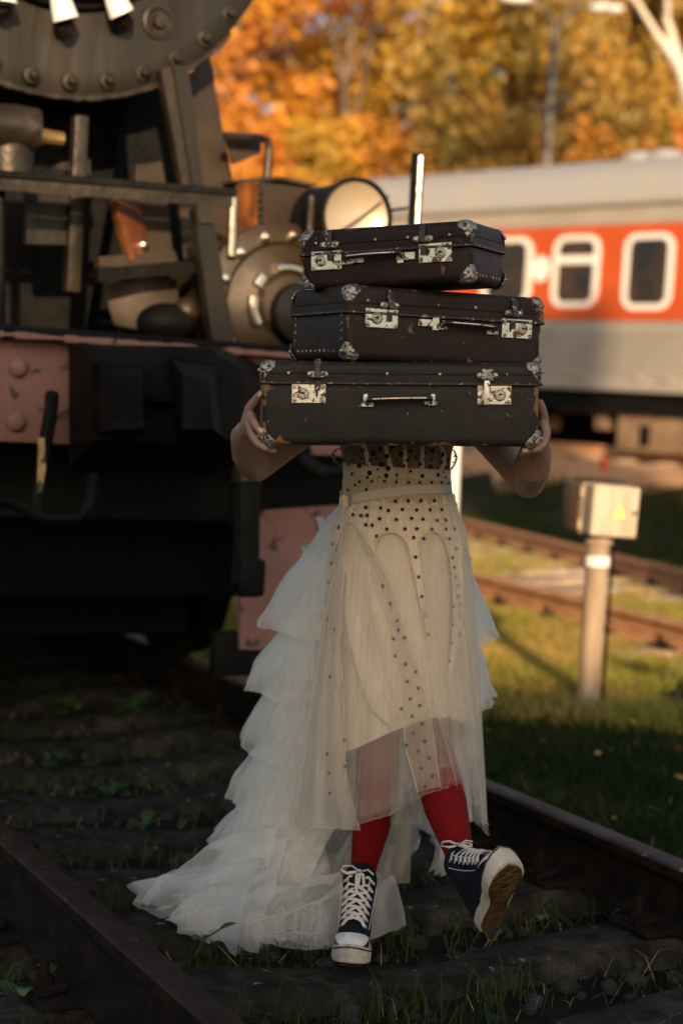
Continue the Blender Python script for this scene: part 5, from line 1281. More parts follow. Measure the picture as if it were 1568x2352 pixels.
# gathered dotted waistband and the cream elastic belt ------------------
WB = Layer([1085, 1096, 1112, 1150, 1165], [792, 788, 786, 786, 784], [1034, 1036, 1037, 1042, 1046], 4.165, [.106, .110, .112, .113, .113])
wbm = wp(cloth(WB, 1092, 1150, -math.pi, math.pi, folds(4, [34, 52, 71]), .0032, .0042, 14, 420), 'waistband', 'band', angle=80)
put_dots(WB, [(*cropd(x, y), 3.1) for x, y in ((368,452),(320,490),(503,452),(642,450),(770,460),(907,462),(1028,462),(1157,462),(1263,465),(1340,475),(243,545),(442,540))], 'dot', 'dot', wbm, .0055)
BL = [(797, 1152), (812, 1146), (850, 1138), (900, 1130), (950, 1125), (1000, 1123), (1034, 1124)]
top_ = [WB.front(x, y - 11, .006) for x, y in BL]; bot_ = [WB.front(x, y + 12, .007) for x, y in BL]
pts = []
for i in range(len(BL)):
    for k_ in range(5): pts.append(top_[i].lerp(bot_[i], k_ / 4))
# carry the belt on round the back
belt = MB().grid(pts, len(BL), 5)
bp_ = []
for j in range(41):
    th = -math.pi * .5 - math.pi * j / 40
    for k_ in range(5): bp_.append(WB.pt(1126 + 10 * j / 40 + k_ * 5.5, th, .006))
belt.grid(bp_, 41, 5)
bo = wp(belt, 'elastic_belt', 'elastic', angle=80); md = bo.modifiers.new('t', 'SOLIDIFY'); md.thickness = .0025
# crumpled end of the band at her side
kn = MB()
for k_ in range(7): kn.ball(at(790 + 5 * math.sin(k_ * 2.2), 1141 + k_ * 3.2, 4.085 + .004 * (k_ % 3)), .0075, (1.1, .7, .9))
wp(kn, 'bunched_fabric', 'yoke', remesh=.003, smooth_iter=3)

# opaque lining slip -------------------------------------------------
SLP = Layer([1135, 1165, 1200, 1260, 1350, 1450, 1600, 1760], [788, 781, 771, 763, 757, 752, 748, 752], [1040, 1048, 1062, 1072, 1080, 1085, 1086, 1082], 4.17, [.105, .118, .135, .155, .175, .190, .205, .215])
fs = folds(11, [6, 9, 14])
def slip_hem(th):
    # low at her left in the picture, rising to the right, in front; back lower
    return interp(math.degrees(th), [-180, -120, -70, -40, -15, 5, 25, 50, 75, 110, 180], [1730, 1720, 1650, 1612, 1612, 1640, 1672, 1712, 1735, 1740, 1730])
sl_ = wp(cloth(SLP, 1140, 0, -math.pi, math.pi, fs, .001, .012, 60, 300, hem=slip_hem), 'lining_skirt', 'slip', angle=80)
hemp = [SLP.pt(slip_hem(th), th, .012 * fs(th, .35) + .001) for th in np.linspace(-1.6, 1.6, 120)]
wp(MB().tube(hemp, .0014, 5), 'lining_hem', 'seam', sl_)
# big soft fold falling from the hip
FP = [(800, 1245), (790, 1268), (797, 1295), (812, 1318), (812, 1352), (808, 1392), (818, 1452), (842, 1540), (868, 1620), (896, 1664)]
wp(MB().tube([SLP.front(x, y, .001) for x, y in FP], [.008, .014, .017, .018, .018, .020, .024, .026, .022, .006], 12, flat=.32, up=(0, -1, 0)), 'lining_fold', 'slip', sl_, angle=80)
FP = [(842, 1300), (860, 1380), (884, 1470), (906, 1560), (920, 1640)]
wp(MB().tube([SLP.front(x, y, -.001) for x, y in FP], [.004, .014, .018, .016, .005], 12, flat=.28, up=(0, -1, 0)), 'lining_fold', 'slip', sl_, angle=80)

# dotted outer fabric: yoke with scalloped edge and hanging strips ------
YK = Layer(SLP.ys, [q - 1 for q in SLP.xl], [q + 1 for q in SLP.xr], 4.17, [q + .006 for q in SLP.ry])
SC = [(752, 1345), (760, 1300), (772, 1262), (784, 1222), (791, 1202), (798, 1196), (810, 1201), (823, 1214), (833, 1230), (840, 1249), (848, 1272), (860, 1278), (864, 1246), (868, 1232), (874, 1228), (890, 1222), (907, 1223), (922, 1233), (933, 1245), (938, 1260), (945, 1282), (958, 1282),
      (966, 1249), (975, 1230), (990, 1219), (1004, 1223), (1017, 1234), (1023, 1249), (1029, 1268), (1044, 1288), (1056, 1270), (1066, 1255), (1076, 1290)]
scx, scy = [p[0] for p in SC], [p[1] for p in SC]
fy_ = folds(21, [27, 41, 63])
pts = []; NX, NY = 150, 26
for i in range(NY + 1):
    for j in range(NX + 1):
        px = 786 + (1046 - 786) * j / NX; pb = 748 + (1080 - 748) * j / NX; t_ = i / NY
        xb = pb; yb = interp(xb, scx, scy); yt = interp(px, [786, 850, 950, 1046], [1160, 1146, 1136, 1134]) 
        x = px + (xb - px) * min(1, t_ * 1.0) ; y = yt + (yb - yt) * t_
        yy_, th = YK.solve(x, y); amp = .0035 * (1 - .55 * t_)
        pts.append(YK.pt(yy_, th, amp * fy_(th, t_ * .1) + .002))
yk = wp(MB().grid(pts, NY + 1, NX + 1), 'dotted_yoke', 'yoke', angle=80)
for seg in ([p for p in SC if 784 <= p[0] <= 848], [p for p in SC if 864 <= p[0] <= 945], [p for p in SC if 958 <= p[0] <= 1029]):
    wp(MB().tube([YK.front(x, y, .006) for x, y in seg], .0022, 6), 'scallop_seam', 'seam', yk)
yd = [(760,668),(900,660),(1040,660),(1185,662),(683,768),(835,757),(992,762),(1138,760),(1266,758),(587,858),(770,866),(938,852),(1062,862),(1215,875),(1310,872),(297,813),(383,822),(452,820),(438,735),(668,970),(865,970),(995,967),(1157,972),(1312,970),(1407,968),(437,923),(507,928),(140,950),(556,1048),(960,1062),(1068,1075),(1352,1075),(600,740)]
put_dots(YK, [(*cropd(x, y), 3.7) for x, y in yd], 'dot', 'dot', yk, .0075)
def strip(ledge, redge, name, m='ribbonnet', out=.012, layer=YK, n=40, edge=True, ripple=.002):
    ly, lx = [p[1] for p in ledge], [p[0] for p in ledge]; ry_, rx_ = [p[1] for p in redge], [p[0] for p in redge]; pts = []
    for i in range(n + 1):
        t_ = i / n; yl = ly[0] + (ly[-1] - ly[0]) * t_; yr = ry_[0] + (ry_[-1] - ry_[0]) * t_
        for k_ in range(9):
            q = k_ / 8; x = interp(yl, ly, lx) * (1 - q) + interp(yr, ry_, rx_) * q; y = yl * (1 - q) + yr * q
            pts.append(layer.front(x, y, out + ripple * math.sin(q * 7 + t_ * 5)))
    o = wp(MB().grid(pts, n + 1, 9), name, m, angle=80)
    if edge:
        for c_ in (0, 8): wp(MB().tube([pts[i * 9 + c_] for i in range(n + 1)], .0009, 5), 'raw_edge', 'seam', o)
    return o
K6 = lambda L_: [(490 + .46875 * x, 1102.5 + .46875 * y) for x, y in L_]
OV = Layer([1140, 1165, 1200, 1300, 1500, 1700, 1950], [788, 780, 765, 745, 718, 690, 652], [1041, 1050, 1069, 1085, 1099, 1111, 1124], 4.17, [.108, .122, .145, .185, .230, .275, .325])
s1 = strip(K6([(690, 210), (760, 330), (800, 460), (850, 620), (890, 780), (915, 1000), (925, 1180), (945, 1330), (1000, 1530)]), K6([(740, 280), (850, 480), (900, 620), (960, 800), (1000, 900), (1060, 1140), (1085, 1300), (1110, 1500)]), 'dotted_strip', out=-.004, layer=OV)
put_dots(OV, [(*K6([(x, y)])[0], 3.6) for x, y in ((830,520),(866,605),(900,690),(935,772),(905,735),(882,778),(890,862),(940,902),(990,940),(950,987),(1003,1020),(962,1073),(1010,1105),(972,1158),(1022,1195),(980,1240),(1035,1280),(1003,1328),(1057,1362),(1018,1412),(1072,1450),(1035,1505),(920,1120),(945,1300))], 'dot', 'dot_grey', s1, .002)
s0 = strip([(786, 1222), (762, 1300), (746, 1400), (748, 1500), (745, 1650), (744, 1740), (739, 1842)], [(797, 1240), (776, 1300), (770, 1400), (780, 1500), (790, 1600), (792, 1740), (795, 1842)], 'dotted_strip', out=-.004, layer=OV)
put_dots(OV, [(x, y, 3.4) for x, y in ((760,1294),(754,1337),(750,1379),(752,1423),(768,1446),(766,1490),(757,1554),(770,1577),(768,1665),(769,1710),(751,1732),(771,1754),(755,1776),(773,1800),(757,1822),(763,1250),(772,1263),(790,1700),(792,1760),(762,1620))], 'dot', 'dot_grey', s0, .002)
s2 = strip(K6([(940, 290), (975, 420), (1000, 560), (1030, 700), (1048, 785)]), K6([(1000, 300), (1015, 420), (1032, 560), (1050, 700), (1062, 785)]), 'dotted_strip', 'yoke', out=.004)
put_dots(YK, [(*K6([(x, y)])[0], 3.6) for x, y in ((990,378),(1005,475),(1021,570),(1036,665),(1051,757))], 'dot', 'dot', s2, .0085)
s3 = strip(K6([(1150, 330), (1170, 480), (1175, 650), (1160, 850), (1135, 1000)]), K6([(1215, 300), (1222, 480), (1222, 650), (1205, 850), (1165, 1000)]), 'dotted_strip', 'yoke', out=.004)
put_dots(YK, [(*K6([(x, y)])[0], 3.4) for x, y in ((1187,477),(1200,570),(1207,665),(1203,757),(1172,380),(1190,335))], 'dot', 'dot', s3, .0085)
put_dots(YK, [(*K6([(x, y)])[0], 3.4) for x, y in ((1180,428),(1200,520),(1208,610),(1175,620),(1172,710),(1165,800),(1157,888),(1195,845),(1146,970))], 'dot', 'dot_grey', s3, .008)
# left-hand strip seen through the tiers
s4 = strip([(705, 1640), (690, 1700), (668, 1765), (645, 1848)], [(716, 1640), (712, 1700), (700, 1765), (688, 1848)], 'dotted_strip', out=-.03, layer=OV)
put_dots(OV, [(x, y, 3.4) for x, y in ((672,1785),(690,1747),(682,1811))], 'dot', 'dot_grey', s4, -.024)

# sheer front overlay in several layers --------------------------------
HEM = [(660, 1902), (700, 1904), (760, 1908), (820, 1905), (870, 1893), (905, 1880), (960, 1850), (1010, 1830), (1040, 1824), (1062, 1836), (1085, 1850), (1100, 1872), (1114, 1890), (1130, 1896)]
hx_, hy_ = [p[0] for p in HEM], [p[1] for p in HEM]
def ov_hem(th):
    if abs(th) > math.pi * .5: return 1905
    px = interp(math.sin(th), [-1, 1], [1124, 670]); py = interp(px, hx_, hy_)
    return py - 82 * math.cos(th) - .061 * (px - 897)           # the front of a ring shows lower than its middle
fo = folds(31, [7, 12, 19, 31])
o1_ = wp(cloth(OV, 1145, 0, -math.pi, math.pi, fo, .002, .020, 70, 420, hem=ov_hem), 'tulle_overskirt', 'tulle_cream', angle=80)
wp(MB().tube([OV.pt(ov_hem(th), th, .020 * fo(th, .35)) for th in np.linspace(-1.75, 1.75, 200)], .0009, 5), 'overskirt_hem', 'tulle_cream', o1_)
OV2 = Layer(OV.ys, [q + 5 for q in OV.xl], [q - 4 for q in OV.xr], 4.17, [q - .012 for q in OV.ry])
fo2 = folds(37, [5, 9, 16, 27])
wp(cloth(OV2, 1145, 0, -math.pi, math.pi, fo2, .002, .016, 60, 360, hem=lambda th: ov_hem(th) - 28 + 18 * math.sin(th * 3 + 1)), 'tulle_underlayer', 'tulle_cream', angle=80)
# denser gathered panels: left of the legs, and the slanting one over the raised knee
def panel(ledge, redge, name, m, layer, out, nfold, amp, n=44, nv=26, hemw=0.0):
    ly, lx = [p[1] for p in ledge], [p[0] for p in ledge]; ry_, rx_ = [p[1] for p in redge], [p[0] for p in redge]; pts = []
    for i in range(n + 1):
        t_ = i / n; yl = ly[0] + (ly[-1] - ly[0]) * t_; yr = ry_[0] + (ry_[-1] - ry_[0]) * t_
        for k_ in range(nv + 1):
            q = k_ / nv; x = interp(yl, ly, lx) * (1 - q) + interp(yr, ry_, rx_) * q; y = yl * (1 - q) + yr * q
            pts.append(layer.front(x, y, out + amp * (.25 + t_) * (1 - 2 * abs(math.sin(q * math.pi * nfold + .7 * t_)))))
    return wp(MB().grid(pts, n + 1, nv + 1), name, m, angle=80)
panel([(792, 1172), (764, 1300), (730, 1500), (704, 1650), (684, 1800), (668, 1898)], [(800, 1180), (792, 1320), (782, 1500), (782, 1650), (800, 1800), (828, 1908)], 'tulle_panel', 'tulle_dense', OV, .006, 2.5, .008)
panel([(985, 1160), (975, 1300), (972, 1400), (978, 1500), (1003, 1640), (1030, 1740), (1058, 1846)], [(1038, 1155), (1060, 1300), (1066, 1400), (1072, 1500), (1084, 1640), (1096, 1740), (1112, 1852)], 'tulle_panel', 'tulle_cream', OV, .008, 2.5, .011)
panel([(1030, 1180), (1066, 1300), (1082, 1450), (1094, 1650), (1102, 1800), (1106, 1893)], [(1046, 1165), (1080, 1300), (1094, 1450), (1106, 1650), (1114, 1800), (1120, 1895)], 'tulle_panel', 'tulle_cream', OV, -.004, 1.2, .002)
panel([(905, 1700), (900, 1780), (898, 1850), (896, 1896)], [(930, 1700), (950, 1780), (975, 1850), (998, 1890)], 'tulle_panel', 'tulle_cream', OV, -.16, 2.5, .006)

# white tulle tiers at the back and side, falling into a train ---------
def ring_layer(rows):
    """rows: left px x, left px y, right px x, Y, half-depth; ring height from its left end"""
    ys = [ly + .061 * ((rx - lx) / 2) for lx, ly, rx, Y, r_ in rows]
    return Layer(ys, [r_[0] for r_ in rows], [r_[2] for r_ in rows], [r_[3] for r_ in rows], [r_[4] for r_ in rows])
def tier(rows, th0, th1, seed, amp, name='tulle_tier', nu=26, nv=300, crump=.018, layers=3, m='tulle', ragged=5):
    L_ = ring_layer(rows); root = None
    for k_ in range(layers):
        f = folds(seed * 7 + k_, [6, 9, 15, 22]); g = folds(seed * 5 + k_ + 1, [3, 5, 8])
        sh = -.018 * k_
        pts = []; y0, y1 = L_.ys[0], L_.ys[-1]
        for i in range(nu + 1):
            t_ = i / nu
            for j in range(nv + 1):
                th = th0 + (th1 - th0) * j / nv; yb = y1 + ragged * g(th) - 5 * k_
                d = .7 * (amp * .12 + amp * t_ ** .7) * f(th, t_ * .5) + sh * t_ + crump * (t_ ** .8) * (mnoise.noise(Vector((th * 3, t_ * 2, seed + k_))) + .35 * mnoise.noise(Vector((th * 8, t_ * 3.5, seed + k_ + 9))))
                pts.append(L_.pt(y0 + (yb - y0) * t_, th, d))
        o = wp(MB().grid(pts, nu + 1, nv + 1), name if root is None else 'tier_underlayer', m, woman if root is None else root, angle=80)
        if root is None: root = o
    # gathered heading: a narrow frill standing up along the seam
    f = folds(seed + 50, [31, 47, 60]); pts = []
    for i in range(7):
        t_ = i / 6
        for j in range(nv + 1):
            th = th0 + (th1 - th0) * j / nv; pts.append(L_.pt(L_.ys[0] + 10 - 22 * t_, th, .004 + .008 * t_ * (f(th) + .4)))
    wp(MB().grid(pts, 7, nv + 1), 'tier_frill', m, root, angle=80)
    return root
P2 = math.pi * 2
tier([(789, 1152, 1041, 4.17, .108), (750, 1190, 1062, 4.22, .16), (694, 1278, 1082, 4.30, .24)], .75, P2 - .9, 1, .008, 'tulle_back', crump=.008, layers=2, ragged=2)
tier([(702, 1268, 1076, 4.31, .23), (664, 1310, 1098, 4.33, .27), (618, 1380, 1128, 4.36, .31), (590, 1428, 1150, 4.38, .34)], .35, P2 - .7, 2, .016)
tier([(672, 1420, 1086, 4.35, .27), (630, 1460, 1108, 4.37, .31), (582, 1520, 1128, 4.39, .34), (558, 1570, 1144, 4.41, .36)], .30, P2 - .7, 3, .020, ragged=9)
tier([(640, 1552, 1080, 4.37, .29), (600, 1596, 1092, 4.39, .33), (568, 1650, 1100, 4.41, .36), (550, 1704, 1104, 4.43, .38)], .30, P2 - .8, 4, .024, ragged=8)
tier([(618, 1688, 1070, 4.39, .32), (575, 1728, 1076, 4.41, .35), (540, 1782, 1080, 4.43, .37), (520, 1830, 1082, 4.45, .39)], .25, P2 - .9, 5, .022, ragged=12)
tier([(596, 1812, 1040, 4.40, .33), (552, 1846, 1046, 4.42, .36), (508, 1895, 1050, 4.44, .38), (478, 1932, 1050, 4.46, .40)], .20, P2 - 1.0, 6, .028, ragged=8)
tier([(566, 1908, 960, 4.40, .30), (512, 1955, 930, 4.43, .31), (468, 2005, 900, 4.45, .33), (440, 2042, 880, 4.46, .35), (405, 2085, 850, 4.46, .37)], .05, P2 - 1.2, 7, .028, layers=4, nu=40, crump=.03)
# under-train: fuller inner cone that makes the white mass dense
tier([(735, 1200, 1050, 4.26, .15), (690, 1400, 1062, 4.34, .24), (640, 1600, 1060, 4.38, .28), (580, 1800, 1010, 4.41, .31), (500, 2000, 880, 4.44, .31), (440, 2085, 840, 4.45, .35)], .30, P2 - 1.6, 8, .016, 'tulle_foundation', layers=3, nu=60, crump=.012)
# the train's tail on the ground: crumpled tongues
def tongue(path, wid, hgt, seed, name='train_tail', n=46, nv=44):
    P = [gnd(x, y, 0.0) for x, y in path]; pts = []; cum = [0]
    for a, b in zip(P[:-1], P[1:]): cum.append(cum[-1] + (b - a).length)
    r = random.Random(seed); ph = [r.uniform(0, 6) for _ in range(4)]
    for i in range(n + 1):
        s_ = cum[-1] * i / n; c = Vector((np.interp(s_, cum, [p.x for p in P]), np.interp(s_, cum, [p.y for p in P]), 0)); t_ = i / n
        c2 = Vector((np.interp(min(cum[-1], s_ + .02), cum, [p.x for p in P]), np.interp(min(cum[-1], s_ + .02), cum, [p.y for p in P]), 0)); c1 = Vector((np.interp(max(0, s_ - .02), cum, [p.x for p in P]), np.interp(max(0, s_ - .02), cum, [p.y for p in P]), 0))
        d = (c2 - c1); d = d.normalized() if d.length > 1e-6 else Vector((1, 0, 0)); nrm = Vector((-d.y, d.x, 0)); W_ = np.interp(t_, [0, .3, .6, .85, 1], wid); H_ = np.interp(t_, [0, .3, .6, .85, 1], hgt)
        for j in range(nv + 1):
            q = -1 + 2 * j / nv
            rr = (math.sin(q * 9 + ph[0] + t_ * 3) + .6 * math.sin(q * 17 + ph[1] - t_ * 4) + .5 * math.sin(q * 5 + t_ * 9 + ph[2]))
            z = H_ * max(0, 1 - q * q) ** .6 * (1 + .16 * rr) + .012 + .006 * rr * t_ + .010 * mnoise.noise(Vector((t_ * 9, q * 5, seed)))
            pts.append(c + nrm * (q * W_ * (1 + .06 * math.sin(t_ * 14 + ph[3]))) + d * (.02 * rr * t_) + Vector((0, 0, max(.006, z))))
    return wp(MB().grid(pts, n + 1, nv + 1), name, 'tulle', angle=80)
tongue([(640, 2120), (540, 2105), (440, 2092), (370, 2084), (318, 2080)], (.30, .22, .15, .10, .045), (.22, .16, .09, .055, .03), 1)
tongue([(660, 2125), (560, 2112), (460, 2102), (390, 2098), (345, 2112)], (.26, .20, .13, .09, .05), (.18, .13, .08, .05, .025), 2)
tongue([(720, 2130), (620, 2138), (540, 2142), (470, 2146), (410, 2146)], (.22, .17, .11, .08, .04), (.20, .13, .08, .045, .02), 3)
tongue([(790, 2110), (760, 2130), (700, 2145), (630, 2150), (560, 2152)], (.16, .15, .12, .09, .05), (.16, .12, .08, .05, .025), 4)
# gathered ruffle along the hem on the ground
rf_ = []
hp_ = [(405, 2150), (450, 2158), (500, 2166), (560, 2160), (610, 2158), (670, 2160), (720, 2162), (745, 2168)]
for i in range(121):
    t_ = i / 120 * (len(hp_) - 1); k_ = min(len(hp_) - 2, int(t_)); q = t_ - k_; x = hp_[k_][0] * (1 - q) + hp_[k_ + 1][0] * q; y = hp_[k_][1] * (1 - q) + hp_[k_ + 1][1] * q
    g_ = gnd(x, y, 0)
    for j in range(9):
        s_ = j / 8; rf_.append(g_ + Vector((.012 * math.sin(i * .9) * s_, .10 * (1 - s_) + .018 * math.sin(i * .75 + j * .3) , .055 * math.sin((1 - s_) * 2.2) + .012 + .012 * math.sin(i * .62 + j * .8))))
wp(MB().grid(rf_, 121, 9), 'train_ruffle', 'tulle', angle=80)
# loose strips hanging behind the legs
for A_, B_ in (([(906, 1880), (905, 1950), (905, 2030)], [(946, 1880), (944, 1950), (941, 2028)]), ([(868, 1960), (855, 2060), (846, 2130)], [(905, 1940), (893, 2060), (886, 2136)]), ([(985, 1840), (992, 1870), (995, 1890)], [(1010, 1840), (1016, 1870), (1018, 1892)])):
    pts = []
    for i in range(21):
        t_ = i / 20
        for k_ in range(7):
            q = k_ / 6; ya = A_[0][1] + (A_[-1][1] - A_[0][1]) * t_; yb = B_[0][1] + (B_[-1][1] - B_[0][1]) * t_
            x = interp(ya, [p[1] for p in A_], [p[0] for p in A_]) * (1 - q) + interp(yb, [p[1] for p in B_], [p[0] for p in B_]) * q
            pts.append(at(x, ya * (1 - q) + yb * q, 4.30 + .006 * math.sin(q * 8 + t_ * 3)))
    wp(MB().grid(pts, 21, 7), 'hanging_strip', 'ribbonnet', angle=80)

# ================================================================== GRASS, WEEDS, STONES, LEAVES
def blades(P, H, Wd, lean, seed):
    r = np.random.default_rng(seed); n = len(P); an = r.uniform(0, 2 * np.pi, n); la = r.uniform(0, 2 * np.pi, n); ln = H * lean * r.uniform(.2, 1.2, n)
    side = np.stack([np.cos(an), np.sin(an), np.zeros(n)], 1) * (Wd / 2)[:, None]; ld = np.stack([np.cos(la) * ln, np.sin(la) * ln, np.zeros(n)], 1)
    up = np.zeros((n, 3)); up[:, 2] = H
    b0, b1 = P - side, P + side; m = P + up * .55 + ld * .30; m0, m1 = m - side * .75, m + side * .75; t = P + up * (1 - .25 * lean) + ld
    V = np.stack([b0, b1, m0, m1, t], 1).reshape(-1, 3); base = np.arange(n)[:, None] * 5
    F = np.concatenate([base + np.array([[0, 1, 3]]), base + np.array([[0, 3, 2]]), base + np.array([[2, 3, 4]])]); return V, F
def mesh_np(name, V, F, m, label, cat):
    me = bpy.data.meshes.new(name); me.vertices.add(len(V)); me.vertices.foreach_set('co', V.astype(np.float32).ravel()); k = F.shape[1]
    me.loops.add(len(F) * k); me.loops.foreach_set('vertex_index', F.astype(np.int32).ravel()); me.polygons.add(len(F)); me.polygons.foreach_set('loop_start', np.arange(0, len(F) * k, k, dtype=np.int32))
    me.update(); me.validate(); o = bpy.data.objects.new(name, me); col.objects.link(o); me.materials.append(M[m]); tag(o, label, cat, kind='stuff'); return o
Nn = np.array(N[:2]); Tn = np.array(T[:2]); SHn = np.array(SH[:2]); SUn = np.array(SU[:2])
def scatter(n, x0, x1, y0, y1, seed, keep):
    r = np.random.default_rng(seed); p = np.stack([r.uniform(x0, x1, n), r.uniform(y0, y1, n)], 1); return p[keep(p, r)]
def hgt(p): return np.array([gz(a, b) for a, b in p])
def clump(p, s_, thr, seed=0.0): return np.array([mnoise.noise(Vector((a * s_, b * s_, seed))) for a, b in p]) > thr
def lat(p): return p @ Nn - LAT_C
def infr(p, m=60):
    dv = p[:, 1]; px = 784 + 3900 * p[:, 0] / np.maximum(dv, .5); return (px > -m - 250 / np.maximum(dv, .5)) & (px < 1568 + m + 250 / np.maximum(dv, .5))
sleeper_s = np.array([S0 + k * sl_pitch for k in range(-4, 40)])
def off_sleeper(p, m=.12): s_ = p @ Tn; return np.min(np.abs(s_[:, None] - sleeper_s[None, :]), 1) > m
# a) between the rails: thin tufts in the gaps, thick before the front foot
def keep_a(p, r):
    l = lat(p); k = (np.abs(l) < 1.6) & infr(p) & off_sleeper(p, .11) & (np.abs(np.abs(l) - .795) > .09)
    fr = (p[:, 1] < 4.0) & (np.abs(p[:, 0] - .10) < .42) & (p[:, 1] > 3.45)
    return k & (fr | (clump(p, 2.6, -.08) & (r.random(len(p)) < .6)))
p = scatter(60000, -3.2, 3.0, 2.9, 9.0, 1, keep_a); r = np.random.default_rng(5)
n = len(p); H_ = r.uniform(.04, .13, n); H_[(p[:, 1] < 4.0) & (np.abs(p[:, 0] - .1) < .42)] *= 1.15
Va, Fa = blades(np.c_[p, hgt(p)], H_, r.uniform(.0025, .0055, n), .8, 11)
mesh_np('grass', Va, Fa, 'grass', 'thin dark grass growing between the near sleepers', 'grass')
# b) verge right of the near track, coloured dark for the shade, and c) turf coloured for the sun beyond
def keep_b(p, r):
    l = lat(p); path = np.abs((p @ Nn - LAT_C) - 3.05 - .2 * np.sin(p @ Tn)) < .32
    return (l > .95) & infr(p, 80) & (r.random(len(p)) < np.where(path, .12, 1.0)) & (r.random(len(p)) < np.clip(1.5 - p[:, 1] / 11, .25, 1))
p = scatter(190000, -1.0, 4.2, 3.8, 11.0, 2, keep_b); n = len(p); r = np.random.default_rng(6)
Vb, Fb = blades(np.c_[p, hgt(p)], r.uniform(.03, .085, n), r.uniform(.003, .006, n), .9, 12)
mesh_np('grass', Vb, Fb, 'grass_shade', 'short turf beside the near rail, coloured dark for the shade', 'grass')
p = scatter(90000, -1.0, 4.6, 7.2, 12.0, 22, lambda p, r: infr(p, 80) & (lat(p) > 1.0) & clump(p, 1.3, -.22, 5.0)); n = len(p); r = np.random.default_rng(66)
Vf, Ff = blades(np.c_[p, hgt(p)], r.uniform(.05, .12, n), r.uniform(.004, .008, n), .8, 16)
mesh_np('grass', Vf, Ff, 'grass_dry_sunlit', 'yellow green turf around the box post foot, coloured for sunlight', 'grass')
def keep_c(p, r):
    return infr(p, 80) & (lat(p) > 1.2) & np.array([train_w(q) > 2.2 for q in p]) & clump(p, .9, -.12, 3.0)
p = scatter(110000, -2.0, 9.0, 10.0, 24.0, 3, keep_c); r = np.random.default_rng(8)
shade_band = (lat(p) > 5.8) & np.array([train_w(q) < 6.6 for q in p]); pm = p[shade_band]; p = p[~shade_band]; n = len(pm)  # blades on the bank foot take the dark colour of cast shade
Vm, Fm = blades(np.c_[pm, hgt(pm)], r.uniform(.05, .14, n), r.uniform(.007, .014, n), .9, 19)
mesh_np('grass', Vm, Fm, 'grass_shade', 'grass strip before the ballast bank, coloured dark as cast shade', 'grass'); n = len(p)
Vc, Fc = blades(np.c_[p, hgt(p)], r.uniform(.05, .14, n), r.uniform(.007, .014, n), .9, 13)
mesh_np('grass', Vc, Fc, 'grass_dry_sunlit', 'patchy yellow green grass around the far rails, coloured for sunlight', 'grass')
# d) left verge and under the locomotive
def keep_d(p, r): l = lat(p); return ((l < -.95) | (p[:, 1] > 6.2)) & infr(p, 120) & (np.abs(l) < 4.5) & clump(p, 1.7, -.1, 7.0) & off_sleeper(p, .13)
p = scatter(40000, -4.5, .6, 3.0, 12.0, 4, keep_d); n = len(p); r = np.random.default_rng(9)
Vd, Fd = blades(np.c_[p, hgt(p)], r.uniform(.05, .16, n), r.uniform(.004, .009, n), .8, 14)
mesh_np('grass', Vd, Fd, 'grass', 'dark rough grass left of the track and under the locomotive', 'grass')
# dry straws here and there
p = scatter(5000, -2.5, 3.0, 3.0, 9.0, 21, lambda p, r: infr(p) & off_sleeper(p, .08)); n = len(p); r = np.random.default_rng(10)
Ve, Fe = blades(np.c_[p, hgt(p) + .01], r.uniform(.02, .09, n), r.uniform(.0018, .0032, n), 2.2, 15)
mesh_np('straw', Ve, Fe, 'drystraw', 'dry straws scattered through the near track', 'straw')
# ballast stones in the cribs
bmx = bmesh.new(); bmesh.ops.create_icosphere(bmx, subdivisions=1, radius=1.0); iv = np.array([v.co[:] for v in bmx.verts]); bmx.verts.index_update(); jf = np.array([[v.index for v in f.verts] for f in bmx.faces]); bmx.free()
p = scatter(6500, -3.4, 3.2, 2.9, 10.0, 31, lambda p, r: (np.abs(lat(p)) < 1.7) & infr(p, 120) & off_sleeper(p, .10)); n = len(p); r = np.random.default_rng(32)
sz = r.uniform(.010, .030, (n, 1, 1)) * r.uniform(.7, 1.2, (n, 1, 3)); V = iv[None] * (1 + r.uniform(-.25, .25, (n, len(iv), 1))) * sz + np.c_[p, hgt(p) + .004][:, None, :]
F = (jf[None] + (np.arange(n) * len(iv))[:, None, None]).reshape(-1, 3)
M['stone_dark'] = mat('dark_ballast', (0.014, 0.013, 0.011), .9, col2=(.04, .034, .028), nscale=5, bump=.4, bscale=60)
mesh_np('ballast_stones', V.reshape(-1, 3), F, 'stone_dark', 'dark ballast stones between the near sleepers', 'stones')
# fallen leaves on the sunlit ground
p = scatter(900, -1.0, 6.0, 5.0, 20.0, 41, lambda p, r: infr(p, 60) & (lat(p) > 1.0)); n = len(p); r = np.random.default_rng(42)
a = r.normal(size=(n, 3)) * np.array([1, 1, .25]); a /= np.linalg.norm(a, axis=1)[:, None]; b = np.cross(a, np.array([0, 0, 1.0]) + .3 * r.normal(size=(n, 3))); b /= np.linalg.norm(b, axis=1)[:, None]
s_ = r.uniform(.012, .024, n)[:, None]; c_ = np.c_[p, hgt(p) + .045]; V = np.stack([c_ - a * s_, c_ + b * s_ * .6, c_ + a * s_, c_ - b * s_ * .6], 1).reshape(-1, 3)
mesh_np('fallen_leaves', V, np.arange(4 * n).reshape(n, 4), 'fallen', 'scattered orange fallen leaves on the verge', 'leaves')
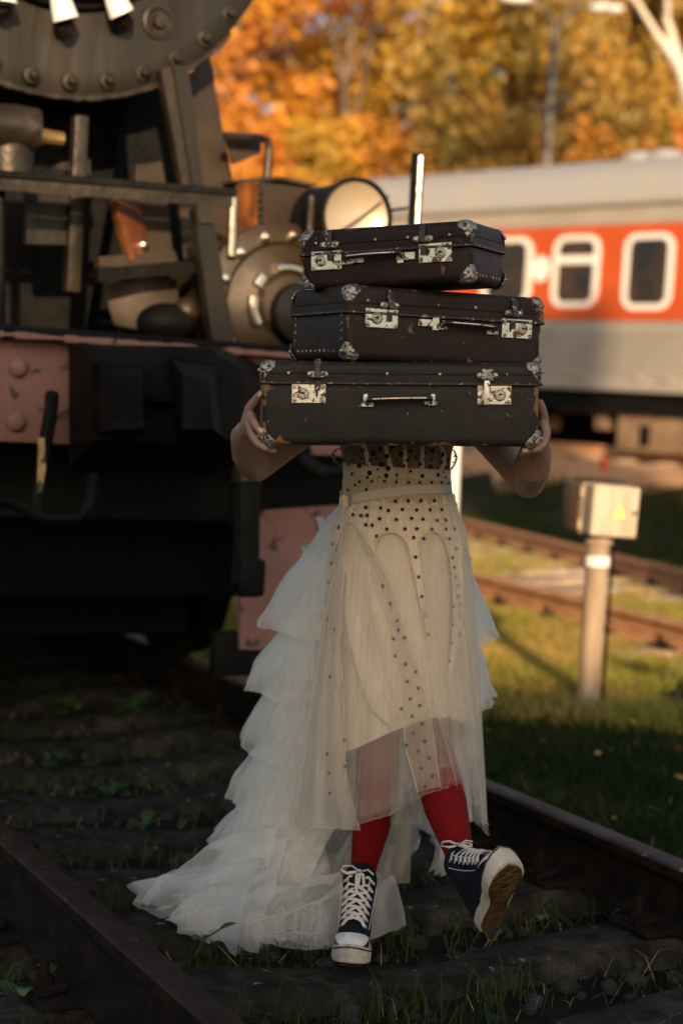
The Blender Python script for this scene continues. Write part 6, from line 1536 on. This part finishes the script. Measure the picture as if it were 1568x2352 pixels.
# broad-leaved weeds
def leaf_grid(L_, W_, bend, nu=7, nv=5):
    pts = []
    for i in range(nu):
        t_ = i / (nu - 1); w_ = W_ * math.sin(math.pi * min(1, .06 + t_ * .94)) ** .8
        for j in range(nv):
            q = -1 + 2 * j / (nv - 1); pts.append((t_ * L_ * math.cos(bend * t_), q * w_, t_ * L_ * math.sin(bend * (1 - t_ * .9)) + .12 * w_ * abs(q)))
    return MB().grid(pts, nu, nv)
def weed(px, py, n, L_, label, seed, z=-.05, wide=.3, lift=1.0):
    r = random.Random(seed); g = gnd(px, py, z); g.z = gz(g.x, g.y) if z < 0 else z
    o = empty('weed_plant', g, (0, 0, 0), label, 'weed')
    for i in range(n):
        l_ = L_ * r.uniform(.6, 1.15); m_ = leaf_grid(l_, l_ * wide * r.uniform(.5, .75), r.uniform(.5, 1.1) * lift)
        an = 2 * math.pi * i / n + r.uniform(-.5, .5); rot = Matrix.Rotation(an, 3, 'Z') @ Matrix.Rotation(-r.uniform(.0, .5), 3, 'Y'); off = Vector((0, 0, r.uniform(0, L_ * .5)))
        m_.v = [tuple(rot @ Vector(v) + off + rot @ Vector((.01, 0, 0))) for v in m_.v]
        m_.build('leaf', M['weed'], o, angle=80)
    MB().tube([(0, 0, -.02), (.003, 0, L_ * .35), (0, .004, L_ * .6)], .003, 6).build('stem', M['weed'], o)
WD = [(95, 2215, 7, .10, 'leafy weed left of the near rail, closest to the left edge of the photo'), (165, 2300, 8, .12, 'broad-leaved weed beside the near rail at lower left'), (60, 2330, 9, .11, 'dense low weed in the bottom left corner'),
      (225, 2345, 6, .10, 'pointed-leaf weed by the rail at the bottom edge'), (35, 2120, 6, .09, 'small weed left of the rail beneath the sleeper ends'), (300, 1655, 8, .17, 'tall weed under the coupler at the locomotive front'),
      (420, 1660, 7, .16, 'tall weed under the locomotive right of the coupler'), (150, 1650, 8, .15, 'weed under the locomotive at left'), (250, 1825, 6, .10, 'weed between sleepers left of the train of tulle'),
      (330, 1905, 6, .09, 'weed between sleepers beside the white tulle'), (120, 1760, 6, .11, 'weed between the far sleepers near the left edge'), (1232, 2098, 5, .075, 'round-leaved plant just right of the raised shoe'), (352, 2120, 5, .06, 'yellowing sprig at the tip of the tulle train')]
for i, (px, py, n, L_, lab) in enumerate(WD): weed(px, py, n, L_, lab, 60 + i, wide=.42 if 'round' in lab else .3)
# green sprig lying over the hem of the train
g = gnd(448, 2172, .03)
sp = empty('sprig', g, (0, 0, 0), 'green sprig with two leaves poking over the tulle hem', 'sprig')
MB().tube([(0, 0, -.03), (.02, -.01, .02), (.055, -.012, .045)], .0025, 6).build('stem', M['weed'], sp)
for q, (a_, l_) in enumerate(((.3, .045), (2.6, .03), (.9, .03))):
    m_ = leaf_grid(l_, l_ * .3, .3); rot = Matrix.Rotation(a_, 3, 'Z') @ Matrix.Rotation(-.3, 3, 'Y'); b0 = Vector((.055, -.012, .045)) if q == 0 else Vector((.015, -.01, .015))
    m_.v = [tuple(rot @ Vector(v) + b0) for v in m_.v]; m_.build('leaf', M['weed'], sp, angle=80)
